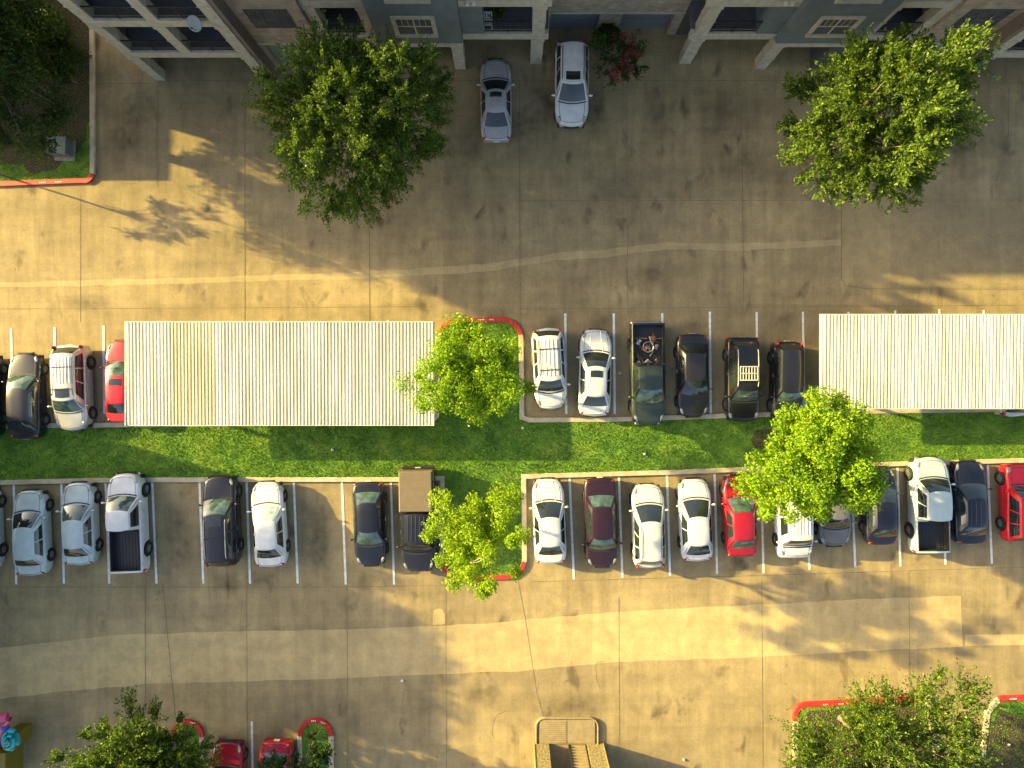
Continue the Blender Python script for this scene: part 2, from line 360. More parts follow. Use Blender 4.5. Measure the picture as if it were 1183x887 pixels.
kerb([(1120, 1000), (1140, 822), (1153, 807)]); kerb([(1153, 806.5), (1300, 800)], rb, .32)
struct(kb.build('kerb', M_kerb)); struct(rb.build('red_painted_kerb', M_red_kerb))
# worn white stencil dashes on the red kerbs
wb = MB()
for cx, cy, n, dx, dy in ((48, 211.5, 4, 2.0, -.08), (66, 210.8, 4, 2.0, -.08), (553, 369.5, 4, 1.8, 0), (566, 369.3, 3, 1.8, 0), (208, 835.5, 3, 2.0, -.6), (222, 833, 3, 2.0, .5), (361, 831.3, 3, 2.0, 0), (372, 832.8, 3, 1.9, .8), (950, 812.6, 3, 2.2, -.1), (968, 811.7, 3, 2.2, -.1), (1030, 808.5, 3, 2.2, -.1), (1165, 806, 5, 1.7, -.08)):
    for k in range(n):
        x, y = g(cx + k * dx, cy + k * dy); wb.box(x - .028, x + .028, y - .035, y + .035, KH - .01, KH + .003)
struct(wb.build('kerb_stencil', M_line))
# mulch beds
for c, r in (((50, 178), (26, 24)), ((548, 430), (16, 16)), ((560, 590), (18, 16)), ((883, 508), (16, 14)), ((1175, 850), (26, 22)), ((985, 860), (40, 30)), ((85, 150), (18, 30))):
    pts = [(c[0] + r[0] * math.cos(a / 16 * 6.283) * rnd.uniform(.85, 1.1), c[1] + r[1] * math.sin(a / 16 * 6.283) * rnd.uniform(.85, 1.1)) for a in range(16)]
    sheet('mulch_bed', ccw(pts), .106, M_mulch)
for pts in ([(0 - 200, -55), (105, -55), (105, 140), (92, 160), (60, 150), (30, 190), (-200, 195)], [(922, 990), (922, 832), (934, 820), (1066, 812), (1094, 990)], [(1152, 818), (1200, 835), (1290, 812), (1290, 990), (1126, 990), (1140, 850)]):
    sheet('mulch_bed', ccw(pts), .112, M_mulch)
# soft oil stains in the bays and at the garage doors
m_, nt_, p_ = new_mat('oil_stain')
tc_ = nt_.nodes.new('ShaderNodeTexCoord'); mp_ = nt_.nodes.new('ShaderNodeMapping'); mp_.inputs['Location'].default_value = (-1, -1, 0); mp_.inputs['Scale'].default_value = (2, 2, 0)
gr_ = nt_.nodes.new('ShaderNodeTexGradient'); gr_.gradient_type = 'SPHERICAL'; no_ = nt_.nodes.new('ShaderNodeTexNoise'); no_.inputs['Scale'].default_value = 2.2; no_.inputs['Detail'].default_value = 6
mu_ = nt_.nodes.new('ShaderNodeMath'); mu_.operation = 'MULTIPLY'; rp_ = nt_.nodes.new('ShaderNodeValToRGB'); rp_.color_ramp.elements[0].position = .12; rp_.color_ramp.elements[1].position = .55; rp_.color_ramp.elements[1].color = (.30, .30, .30, 1)
tr_ = nt_.nodes.new('ShaderNodeBsdfTransparent'); mx_ = nt_.nodes.new('ShaderNodeMixShader')
p_.inputs['Base Color'].default_value = (.05, .042, .032, 1); p_.inputs['Roughness'].default_value = .8
lk(nt_, tc_.outputs['Generated'], mp_.inputs['Vector']); lk(nt_, mp_.outputs['Vector'], gr_.inputs['Vector']); lk(nt_, tc_.outputs['Object'], no_.inputs['Vector'])
lk(nt_, gr_.outputs['Fac'], mu_.inputs[0]); lk(nt_, no_.outputs['Fac'], mu_.inputs[1]); lk(nt_, mu_.outputs['Value'], rp_.inputs['Fac']); lk(nt_, rp_.outputs['Color'], mx_.inputs['Fac'])
lk(nt_, tr_.outputs['BSDF'], mx_.inputs[1]); lk(nt_, p_.outputs['BSDF'], mx_.inputs[2]); lk(nt_, mx_.outputs['Shader'], nt_.nodes['Material Output'].inputs['Surface'])
so2 = random.Random(21)
for i, (px, py, w_, h_) in enumerate(((203, 605, 26, 42), (208, 640, 22, 30), (262, 672, 30, 20), (366, 610, 28, 50), (370, 640, 24, 36), (420, 670, 26, 16), (628, 120, 46, 60), (600, 150, 30, 40), (540, 170, 34, 40), (690, 130, 30, 50), (760, 130, 40, 60), (830, 130, 40, 50), (145, 160, 36, 60), (165, 120, 40, 40), (860, 190, 40, 40), (577, 241, 10, 14), (1110, 165, 50, 40), (640, 372, 24, 16), (700, 372, 24, 18), (800, 374, 26, 18), (905, 372, 30, 20), (100, 350, 40, 16), (60, 640, 20, 26), (300, 668, 30, 14), (1030, 640, 30, 14), (850, 655, 26, 14), (480, 352, 40, 14), (745, 320, 50, 24), (660, 815, 60, 26), (560, 800, 40, 26))):
    struct(obj('oil_stain', [(*g(px - w_, py + h_), .0105 + i * .00003), (*g(px + w_, py + h_), .0105 + i * .00003), (*g(px + w_, py - h_), .0105 + i * .00003), (*g(px - w_, py - h_), .0105 + i * .00003)], [(0, 1, 2, 3)], m_))
# pale flat rectangles in front of the right-hand porch
for x0, x1, y0, y1 in ((778, 792, 75, 88), (808, 822, 75, 88), (838, 849, 75, 88), (864, 877, 82, 96), (902, 915, 84, 97), (757, 770, 39, 51)):
    sheet('pale_rectangle', ccw([(x0, y0), (x1, y0), (x1, y1), (x0, y1)]), .0055, M_slab)

# grass blades (stuff)
def inside(px, py, poly):
    c = np.zeros(len(px), bool); n = len(poly)
    for i in range(n):
        x0, y0 = poly[i]; x1, y1 = poly[i - 1]
        k = ((y0 > py) != (y1 > py)) & (px < (x1 - x0) * (py - y0) / ((y1 - y0) or 1e-9) + x0)
        c ^= k
    return c
nr = np.random.default_rng(5)
def np_mesh(name, verts, nper, m, parent=None):
    """many separate faces of nper corners"""
    n = len(verts) // nper
    me = bpy.data.meshes.new(name)
    me.vertices.add(len(verts)); me.vertices.foreach_set('co', np.asarray(verts, np.float32).ravel())
    me.loops.add(len(verts)); me.loops.foreach_set('vertex_index', np.arange(len(verts), dtype=np.int32))
    me.polygons.add(n); me.polygons.foreach_set('loop_start', np.arange(0, len(verts), nper, dtype=np.int32))
    me.polygons.foreach_set('loop_total', np.full(n, nper, np.int32))
    me.update(calc_edges=True); me.materials.append(m)
    o = bpy.data.objects.new(name, me); C.objects.link(o)
    if parent: o.parent = parent
    return o
gv = []
for nm, poly in AREAS:
    a = np.array(poly); lo = np.maximum(a.min(0), (-40, -40)); hi = np.minimum(a.max(0), (1225, 930))
    area = (hi - lo).prod() / 400
    n = int(area * (420 if nm == 'median_lawn' else 300))
    px = nr.uniform(lo[0], hi[0], n); py = nr.uniform(lo[1], hi[1], n)
    k = inside(px, py, poly); px, py = px[k], py[k]
    # patchy height
    hgt = .036 + .012 * np.sin(px * .19 + np.sin(py * .23) * 2) * np.sin(py * .31 + px * .05) + nr.uniform(-.012, .03, len(px))
    ang = nr.uniform(0, 6.283, len(px)); w = nr.uniform(.02, .045, len(px)); lean = nr.uniform(.0, .07, len(px)); la = nr.uniform(0, 6.283, len(px))
    x = (px - NX) / PPM; y = (NY - py) / PPM; z = np.full(len(px), .098)
    v0 = np.stack([x - np.cos(ang) * w, y - np.sin(ang) * w, z], 1); v1 = np.stack([x + np.cos(ang) * w, y + np.sin(ang) * w, z], 1)
    v2 = np.stack([x + np.cos(la) * lean, y + np.sin(la) * lean, z + hgt], 1)
    gv.append(np.stack([v0, v1, v2], 1).reshape(-1, 3))
tag(np_mesh('grass', np.concatenate(gv), 3, M_grass), 'short green grass covering the median and planting islands', 'grass', kind='stuff')

# ------------------------------------------------------------------ trees
def make_tree(name, label, base, h, zc, rx, ry, rz, leafm, barkm, seed, nclus, nleaf, lsize, csize, spray=0.0, inner=.35, trunk=.16, off=(0, 0), group='trees', cat='tree', stems=1, upb=.22):
    r = np.random.default_rng(seed); q = random.Random(seed)
    x, y = g(*base)
    t = thing(name, label, cat, (x, y, 0), 0, group)
    ph = r.uniform(0, 6.283, 6)
    cen = np.array([off[0], off[1], zc])
    cl = []; rad = []
    while len(cl) < nclus:
        d = r.normal(size=3); d /= np.linalg.norm(d)
        if d[2] < -.55: continue
        az = math.atan2(d[1], d[0])
        lump = 1 + .16 * math.sin(2 * az + ph[0]) * (1 - d[2] ** 2) + .13 * math.sin(3 * az + ph[1]) + .10 * math.sin(5 * az + ph[2] + 3 * d[2]) + .08 * math.sin(8 * az + ph[3])
        f = (inner + (1 - inner) * r.random() ** .55) if r.random() < .75 else r.uniform(.05, .65)
        p = cen + d * np.array([rx, ry, rz]) * f * lump
        if cl and min(np.linalg.norm(p - c) for c in cl) < csize * .62: 
            if r.random() < .8: continue
        cl.append(p); rad.append(d)
    allv = []
    for p, d in zip(cl, rad):
        cs = csize * r.uniform(.65, 1.25); n = int(nleaf * r.uniform(.6, 1.3))
        o = np.array([d[0], d[1], d[2] * .6 + .25]); o /= np.linalg.norm(o)
        if spray:
            # several twigs that fan outward, leaves strung along them
            k = 9; pos = []; tw = []
            for j in range(k):
                td = o + r.normal(size=3) * .55; td /= np.linalg.norm(td)
                ln = cs * spray * r.uniform(.6, 1.3); m = n // k
                s = r.random(m) ** .8
                pos.append(p + td * (s * ln)[:, None] + np.array([0, 0, -.12 * cs]) * (s ** 2)[:, None] + r.normal(size=(m, 3)) * cs * .085); tw.append(np.tile(td, (m, 1)))
            pos = np.concatenate(pos); tw = np.concatenate(tw)
        else:
            tw = None
            u = r.normal(size=(n, 3)); u /= np.linalg.norm(u, axis=1)[:, None]
            pos = p + u * np.array([1, 1, .7]) * cs * (r.random(n) ** .45)[:, None] * (1 + .25 * np.sin(u[:, 0:1] * 7 + ph[4]) * np.sin(u[:, 1:2] * 6 + ph[5]))
        m = len(pos)
        nrm = r.normal(size=(m, 3)) * .8 + np.array([0, 0, 1]) * upb * 2 + (pos - p) / cs * .7
        nrm /= np.linalg.norm(nrm, axis=1)[:, None]
        a = np.cross(nrm, r.normal(size=(m, 3))) if tw is None else tw + r.normal(size=(m, 3)) * .45; a /= np.linalg.norm(a, axis=1)[:, None]; b = np.cross(nrm, a); b /= np.linalg.norm(b, axis=1)[:, None]
        L = lsize * r.uniform(.6, 1.35, m)[:, None]; W = L * r.uniform(.38, .6, m)[:, None]
        fold = nrm * L * .14
        q4 = np.stack([pos - a * L * .5, pos - b * W * .5 + fold, pos + a * L * .5, pos + b * W * .5 + fold], 1)
        allv.append(q4.reshape(-1, 3))
    np_mesh('crown', np.concatenate(allv), 4, leafm, t)
    tb = MB(); zt = max(.8, zc - rz * .62)
    for sidx in range(stems):
        ox, oy = (q.uniform(-.25, .25), q.uniform(-.25, .25)) if stems > 1 else (0, 0)
        fork = Vector((off[0] * .6 + ox * 2, off[1] * .6 + oy * 2, zt))
        tb.tube([(ox, oy, 0), (ox, oy, .15), (ox * 1.3, oy * 1.3, zt * .5), fork], [trunk * 1.5, trunk * 1.1, trunk, trunk * .85], 9)
        order = list(range(len(cl))); q.shuffle(order)
        mids = []
        for i in range(7):
            a = i / 7 * 6.283 + q.uniform(-.3, .3)
            e = Vector((off[0] + math.cos(a) * rx * .42, off[1] + math.sin(a) * ry * .42, zc + q.uniform(-.25, .3) * rz))
            md = fork.lerp(e, .5) + Vector((0, 0, -.1 * rz)); mids.append(e)
            tb.tube([fork - Vector((0, 0, .1)), md, e], [trunk * .6, trunk * .42, trunk * .26], 6)
        for i in order[:46]:
            p = Vector(cl[i]); e = min(mids, key=lambda m_: (m_ - p).length)
            md = e.lerp(p, .5) + Vector((q.uniform(-.15, .15), q.uniform(-.15, .15), q.uniform(-.2, .1)))
            tb.tube([e, md, p], [trunk * .24, trunk * .15, .012], 5)
    tb.build('trunk', barkm, t, smooth=60)
    return t
TR = 'trees around the parking lot'
# three bright trees on the median
make_tree('young_tree', 'bright green tree on the red-kerbed island at the end of the ribbed carport', (549, 431), 8, 5.6, 2.75, 2.75, 2.3, L_bright, M_bark, 11, 84, 400, .125, .56, inner=.3, trunk=.11, group=TR)
make_tree('young_tree', 'sparse yellow-green tree with bare pale branches beside the truck with a brown cap', (562, 588), 8.9, 6.5, 2.4, 2.9, 2.6, L_yellow, M_bark_pale, 12, 68, 380, .125, .50, inner=.25, trunk=.10, group=TR)
make_tree('leafy_tree', 'bright broad-leaved tree hanging over the white van and grey car', (890, 516), 8, 5.6, 2.9, 3.05, 2.6, L_bright, M_bark, 29, 165, 420, .145, .60, inner=.4, trunk=.16, group=TR)
# courtyard trees
make_tree('oak_tree', 'large dark green tree with a sunlit top near the garages', (439, 183), 9.6, 5.9, 4.0, 3.6, 3.5, L_mid, M_bark, 31, 250, 520, .135, .78, spray=1.4, inner=.3, trunk=.22, group=TR)
make_tree('oak_tree', 'large dense green tree hiding part of the building at upper right', (930, 194), 11.6, 7.6, 3.5, 3.5, 3.5, L_mid, M_bark, 34, 250, 520, .135, .75, spray=1.3, inner=.3, trunk=.22, group=TR)
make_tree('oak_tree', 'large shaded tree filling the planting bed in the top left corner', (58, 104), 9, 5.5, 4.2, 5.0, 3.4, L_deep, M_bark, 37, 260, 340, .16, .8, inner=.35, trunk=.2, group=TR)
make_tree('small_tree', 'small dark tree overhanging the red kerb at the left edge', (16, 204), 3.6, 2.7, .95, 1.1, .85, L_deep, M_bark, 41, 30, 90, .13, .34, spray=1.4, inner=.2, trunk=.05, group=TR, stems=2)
# bottom edge
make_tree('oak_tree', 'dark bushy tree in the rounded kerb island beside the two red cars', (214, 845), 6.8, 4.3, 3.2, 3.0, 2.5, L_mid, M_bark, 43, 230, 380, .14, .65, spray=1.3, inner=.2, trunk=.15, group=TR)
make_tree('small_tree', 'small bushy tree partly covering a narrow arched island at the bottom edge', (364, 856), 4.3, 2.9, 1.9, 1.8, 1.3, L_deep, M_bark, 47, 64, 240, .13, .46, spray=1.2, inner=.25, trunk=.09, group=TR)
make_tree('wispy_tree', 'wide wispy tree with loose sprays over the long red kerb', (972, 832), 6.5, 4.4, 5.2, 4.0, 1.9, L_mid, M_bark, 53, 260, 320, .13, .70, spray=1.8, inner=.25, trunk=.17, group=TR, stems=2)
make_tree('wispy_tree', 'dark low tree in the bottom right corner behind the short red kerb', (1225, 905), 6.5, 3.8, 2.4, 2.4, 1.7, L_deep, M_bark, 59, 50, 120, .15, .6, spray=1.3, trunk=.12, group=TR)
# beyond the left side of the lot: taller trees shading the lanes, the second added to fill sunlit gaps
TO = 'trees beyond the left side of the lot'
for i, (b, zc, rx, ry, rz, nc) in enumerate((((-30, 116), 10.2, 4.1, 4.2, 3.9, 220), ((-80, 62), 13.2, 4.4, 4.6, 3.6, 220), ((-46, 600), 7.0, 2.2, 2.3, 1.8, 80), ((-64, 672), 7.2, 2.6, 2.6, 1.9, 90), ((-34, 536), 5.9, 1.9, 2.0, 1.5, 40))):
    make_tree('tall_tree', 'tall spreading tree out of view, shading the lanes from beyond the left side', b, zc + rz, zc, rx, ry, rz, L_mid, M_bark, 71 + i, nc, 260, .22, .8, inner=.2, trunk=.26, group=TO)
for i, (x, y) in enumerate(((88, 58), (93, 92), (74, 78))):
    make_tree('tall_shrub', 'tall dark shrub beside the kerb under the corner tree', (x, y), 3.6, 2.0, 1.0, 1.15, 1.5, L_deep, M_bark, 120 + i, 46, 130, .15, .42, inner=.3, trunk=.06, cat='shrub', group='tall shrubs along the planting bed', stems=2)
# shrubs by the garages
make_tree('flowering_shrub', 'shrub with red blossom beside the white car near the garage doors', (702, 88), 3.2, 2.0, 1.3, 1.45, 1.1, L_deep, M_bark, 83, 40, 120, .13, .36, spray=1.5, inner=.2, trunk=.05, cat='shrub', group='shrubs by the garage doors', stems=3)
fl = [o for o in C.objects if o.get('label', '').startswith('shrub with red')][0]
fr = np.random.default_rng(9); fv = []
for k in range(34):
    a = fr.uniform(-2.2, 2.0); rr = fr.uniform(.35, 1.35); c = np.array([math.cos(a) * rr + .2, math.sin(a) * rr, 2.25 + fr.uniform(.1, .95) - .45 * rr])
    pos = c + fr.normal(size=(34, 3)) * np.array([.10, .10, .07]); n = fr.normal(size=(34, 3)) + np.array([0, 0, .8]); n /= np.linalg.norm(n, axis=1)[:, None]
    aa = np.cross(n, fr.normal(size=(34, 3))); aa /= np.linalg.norm(aa, axis=1)[:, None]; bb = np.cross(n, aa); s = .045
    fv.append(np.stack([pos - aa * s, pos - bb * s, pos + aa * s, pos + bb * s], 1).reshape(-1, 3))
np_mesh('blossom', np.concatenate(fv), 4, L_red, fl)
make_tree('clipped_shrub', 'round clipped dark shrub against the stone pier between garage doors', (699, 50), 1.5, .8, .62, .62, .7, L_deep, M_bark, 85, 40, 150, .1, .26, inner=.5, trunk=.06, cat='shrub', group='shrubs by the garage doors')
for i, (x, y) in enumerate(((22, 60), (60, 40), (92, 70))):
    make_tree('clipped_shrub', 'dark shrub in the shaded bed under the corner tree', (x, y), 1.3, .75, .75, .75, .6, L_deep, M_bark, 90 + i, 30, 110, .11, .3, inner=.4, trunk=.06, cat='shrub', group='shrubs under the corner tree')

# ------------------------------------------------------------------ apartment building (mirror halves about survey x = 705)
bd = thing('apartment_building', 'three-storey apartment building with cream columns, balconies and stone garages across the top', 'building', (*g(705, 60), 0))
BX, BY = g(705, 60)
FL = [3.37, 6.52, 9.67]                 # balcony floor heights
EAVE = 11.6
class BB(MB):
    def px(s, x0, x1, y0, y1, z0, z1, bev=0): return s.box(gx(x0) - BX, gx(x1) - BX, gy(y0) - BY, gy(y1) - BY, z0, z1, bev)
def mir(x0, x1, k): return (x0, x1) if k == 0 else (1410 - x1, 1410 - x0)
def bpart(name, m, specs, lab=None, parent=None, bev=0):
    b = BB()
    for s in specs: b.px(*s, bev)
    o = b.build(name, m, parent or bd)
    if lab: o['label'] = lab
    return o
YB = -190                                # back of the building
def railing(x0, x1, y, z):
    b = BB(); b.px(x0, x1, y - .6, y + .6, z + 1.0, z + 1.06); b.px(x0, x1, y - .4, y + .4, z + .10, z + .14)
    n = int((x1 - x0) / 2.2)
    for i in range(n + 1):
        x = x0 + (x1 - x0) * i / n; b.px(x - .18, x + .18, y - .18, y + .18, z + .14, z + 1.0)
    xm = (x0 + x1) / 2; b.px(xm - .5, xm + .5, y - .5, y + .5, z + .0, z + 1.03)
    b.build('railing', M_black, bd)
def window(x0, x1, y, z0, z1, trim, panes=2, tw=4.2):
    """a window in a wall whose face is at survey line y; trim stands proud"""
    f = BB()
    if trim is not None:
        f.px(x0 - tw, x1 + tw, y - .2, y + 1.6, z1, z1 + .2); f.px(x0 - tw, x1 + tw, y - .2, y + 2.2, z0 - .2, z0); f.px(x0 - tw, x0, y - .2, y + 1.6, z0, z1); f.px(x1, x1 + tw, y - .2, y + 1.6, z0, z1)
    w = f.build('window', trim or M_wframe, bd) if trim else BB().px(x0 - .8, x1 + .8, y - .2, y + .6, z0 - .06, z0).px(x0 - .8, x1 + .8, y - .2, y + .6, z1, z1 + .06).px(x0 - .8, x0, y - .2, y + .6, z0, z1).px(x1, x1 + .8, y - .2, y + .6, z0, z1).build('window', M_wframe, bd)
    bpart('pane', M_winglass, [(x0, x1, y - .1, y + .25, z0, z1)], parent=w)
    s = BB(); n = panes
    for i in range(1, n): xx = x0 + (x1 - x0) * i / n; s.px(xx - .7, xx + .7, y + .2, y + .7, z0, z1)
    zm = (z0 + z1) / 2; s.px(x0, x1, y + .2, y + .6, zm - .04, zm + .04)
    for i in range(n):
        for j in (1, 2): xx = x0 + (x1 - x0) * (i + j / 3) / n; s.px(xx - .25, xx + .25, y + .2, y + .45, zm, z1)
    s.build('sash', M_wframe if not trim else M_cream, w)
def column(x0, x1, y0, y1, z0, z1, cap=True):
    b = BB(); b.px(x0, x1, y0, y1, z0, z1 - .004)
    zz = z0
    b.px(x0 - .9, x1 + .9, y0 - .9, y1 + .9, z1 - .22, z1 - .006)
    b.px(x0 - .7, x1 + .7, y0 - .7, y1 + .7, z0 + (z1 - z0) * .45, z0 + (z1 - z0) * .45 + .08)
    b.build('column', M_cream, bd)
def bay(x0, x1, y, depth, cols, openx, mids=(), k=0, ground_open=True, cw=12):
    """a stack of balconies: x0..x1 wide, face at survey y; cols = pillar x spans, openx = open span for railings"""
    yb = y - depth
    for i, z in enumerate(FL):
        bpart('balcony_floor', M_deck, [(x0 + .3, x1 - .3, yb + .2, y - 6, z - .28, z - .02)])
        bpart('balcony_edge', M_cream, [(x0, x1, y - 6, y, z - .53, z)], bev=.015)
        for a, b_ in openx: railing(a, b_, y - 2.5, z)
        zt = (FL[i + 1] - .53) if i < 2 else EAVE
        for c0, c1 in cols + list(mids): column(c0, c1, y - cw + .5, y - .5, z, zt)
    if ground_open:
        for c0, c1 in cols: column(c0, c1, y - cw + .5, y - .5, 0, FL[0] - .53)
for k in (0, 1):
    # end wing: open balconies on corner pillars
    a, b = mir(180, 314, k)
    c = [mir(180, 191.5, k), mir(302, 314, k)]; md = [mir(242, 253, k)]
    bay(a, b, 93.5, 44, c, [mir(192, 241, k), mir(254, 301, k)], md)
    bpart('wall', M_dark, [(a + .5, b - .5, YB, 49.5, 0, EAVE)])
    bpart('wall', M_brown, [(*mir(180.5, 185, k), 50, 81.5, 0, EAVE)], 'added side wall of the end wing, to block low sun')  # added outer wall, keeps low sun from passing through the open bay
    for i in range(3): 
        for xa in (196, 262): bpart('balcony_door', M_winglass, [(*mir(xa, xa + 36, k), 49.4, 50.2, FL[i], FL[i] + 2.2)])
    e0, e1 = mir(314.2, 319, k)
    bpart('wall', M_brown, [(e0, e1, 40, 92, 0, EAVE)], 'brown side wall of the end wing')
    # stone bay with a garage door
    a, b = mir(319.2, 386, k)
    bpart('wall', M_stone, [(a, b, YB, 78, 2.7, EAVE), (*mir(319.2, 325, k), 60, 78, 0, 2.7), (*mir(379, 386, k), 60, 78, 0, 2.7), (*mir(325, 379, k), YB, 70, 0, 2.7)], 'ledge stone wall')
    bpart('garage_door', M_garage2, [(*mir(325.2, 378.8, k), 70, 74.5, 0, 2.69)], 'green-grey garage door')
    for z0 in (4.5, 7.65): window(*mir(331, 372, k), 78, z0, z0 + 1.6, None, 3)
    bpart('ledge', M_cream, [(*mir(319.5, 385.5, k), 77.8, 79, 2.72, 2.92)])
    # narrow balcony bay
    a, b = mir(386.2, 450, k)
    bay(a, b, 75, 36, [mir(387, 398, k), mir(439, 449.5, k)], [mir(399, 438, k)])
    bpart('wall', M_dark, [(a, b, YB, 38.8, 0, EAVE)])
    # blue-grey block with trimmed windows
    a, b = mir(450.2, 539, k)
    bpart('wall', M_blue, [(a, b, YB, 81, 3.11, EAVE), (*mir(474, 526, k), YB, 45, 0, 3.11)], 'blue-grey upper wall')
    bpart('wall', M_dark, [(*mir(450.2, 474, k), 40, 79, 0, 3.10)])
    bpart('garage_door', M_black, [(*mir(476, 518, k), 45.2, 48, 0, 2.6)], 'dark recessed garage door')
    bpart('ledge', M_cream, [(a - .3, b + .3, 79, 82.2, 2.84, 3.13)], bev=.015)
    column(*mir(526, 538, k), 68, 80, 0, 2.835)
    for z0 in (4.12, 7.27): window(*mir(476, 511, k), 81, z0, z0 + 1.5, M_cream, 2)
    # balcony bay beside the garage court
    a, b = mir(539.3, 630, k)
    bay(a, b, 74, 34, [mir(612.5, 625.5, k)], [mir(563, 612, k)])
    bpart('wall', M_blue, [(*mir(539.3, 562, k), 40.2, 73.4, z + .004, (FL[i + 1] - .534) if i < 2 else EAVE) for i, z in enumerate(FL)], 'blue-grey wall beside the balcony')
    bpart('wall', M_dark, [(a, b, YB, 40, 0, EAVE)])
    for i in range(3): bpart('balcony_door', M_winglass, [(*mir(584, 606, k), 39.9, 40.7, FL[i], FL[i] + 2.2)])
    bpart('balcony_door', M_cream, [(*mir(565, 573, k), 39.9, 42, FL[0], FL[0] + 2.1)], 'pale door at the back of the balcony')
    # little wall lamps beside the beam
    for xx in (547, 553): bpart('wall_lamp', M_corr, [(*mir(xx, xx + 3, k), 74, 76, FL[1] - .3, FL[1] - .1)])
# garage court between the two halves
bpart('wall', M_stone, [(630.3, 779.7, YB, 40, 2.32, EAVE), (630.3, 634, 22, 40, 0, 2.32), (688, 712, 22, 40, 0, 2.32), (769, 779.7, 22, 40, 0, 2.32), (634, 769, YB, 28, 0, 2.32)], 'ledge stone wall above the garage doors')
for x0, x1 in ((634.2, 687.8), (712.2, 768.8)):
    d = bpart('garage_door', M_garage, [(x0, x1, 28.2, 33, 0, 2.31)])
    bpart('door_panel', M_garage, [(x0 + 2, x1 - 2, 33, 33.6, z, z + .46) for z in (.08, .64, 1.2, 1.76)], parent=d)
bpart('ledge', M_cream, [(630.5, 779.5, 39.8, 41.2, 2.3, 2.45)])
# hip roof above everything
rx0, rx1, ry0, ry1 = gx(168) - BX, gx(1242) - BX, gy(100) - BY, gy(-200) - BY
ym = (ry0 + ry1) / 2
obj('roof', [(rx0, ry0, EAVE + .01), (rx1, ry0, EAVE + .01), (rx1, ry1, EAVE + .01), (rx0, ry1, EAVE + .01), (rx0, ry0, EAVE + .25), (rx1, ry0, EAVE + .25), (rx1, ry1, EAVE + .25), (rx0, ry1, EAVE + .25), (rx0 + 7, ym, EAVE + 3.4), (rx1 - 7, ym, EAVE + 3.4)],
    [(3, 2, 1, 0), (0, 1, 5, 4), (1, 2, 6, 5), (2, 3, 7, 6), (3, 0, 4, 7), (4, 5, 9, 8), (5, 6, 9), (6, 7, 8, 9), (7, 4, 8)], M_shingle, bd)

# satellite dish on the balcony edge
dx, dy = g(289, 97)
sd = thing('satellite_dish', 'grey satellite dish fixed to an upper balcony edge of the left wing', 'satellite dish', (dx, dy, 6.3))
v = [(0, 0, 0)]; f = []
for j in range(1, 5):
    r_ = .34 * j / 4
    for i in range(18): a = i / 18 * 6.283; v.append((r_ * math.cos(a), r_ * math.sin(a) * 1.1, .45 * r_ * r_))
for i in range(18): f.append((0, 1 + i, 1 + (i + 1) % 18))
for j in range(3):
    for i in range(18): f.append((1 + j * 18 + i, 1 + (j + 1) * 18 + i, 1 + (j + 1) * 18 + (i + 1) % 18, 1 + j * 18 + (i + 1) % 18))
M_dish = mat('dish_grey', (0.22, 0.26, 0.27), .5, var=.05)
dr = obj('reflector', v, f, M_dish, sd, True); dr.rotation_euler = (R(38), 0, 0); dr.location = (0, .0, .35)
so = dr.modifiers.new('thick', 'SOLIDIFY'); so.thickness = .02
MB().tube([(0, .35, -.05), (0, .12, .2), (0, .02, .34)], [.03, .03, .03]).build('mount', M_post, sd)
MB().tube([(0, -.22, .12), (0, -.38, .62)], [.012, .012]).ball((0, -.38, .64), (.05, .05, .05)).build('feed_arm', M_black, sd)
# things on the balcony beside the garage court
x, y = g(578, 56)
pt = thing('potted_plant', 'dark potted plant on the lower balcony left of the garage court', 'plant', (x, y, FL[0]))
MB().tube([(0, 0, 0), (0, 0, .38)], [.16, .22], 12).build('pot', mat('terracotta', (.1, .06, .045), .8), pt)
pv = []
for k in range(240):
    c = fr.normal(size=3) * np.array([.24, .24, .2]) + np.array([0, 0, .75]); n = fr.normal(size=3); n /= np.linalg.norm(n); aa = np.cross(n, fr.normal(size=3)); aa /= np.linalg.norm(aa); bb = np.cross(n, aa)
    pv += [c - aa * .13, c - bb * .04, c + aa * .13, c + bb * .04]
np_mesh('foliage', np.array(pv), 4, L_deep, pt)
x, y = g(566.5, 65)
ch = thing('patio_chair', 'small white slatted chair behind the balcony railing', 'chair', (x, y, FL[0]))
s = MB()
for i in range(4): s.box(-.22, .22, -.22 + i * .12, -.14 + i * .12, .42, .45)
s.build('seat', M_corr, ch)
s = MB()
for i in range(4): s.box(-.22 + i * .125, -.15 + i * .125, .22, .25, .45, .9)
s.box(-.22, .23, .22, .255, .86, .92); s.build('backrest', M_corr, ch)
for sx in (-.2, .2):
    for sy in (-.2, .22): MB().box(sx - .02, sx + .02, sy - .02, sy + .02, 0, .42).build('leg', M_corr, ch)

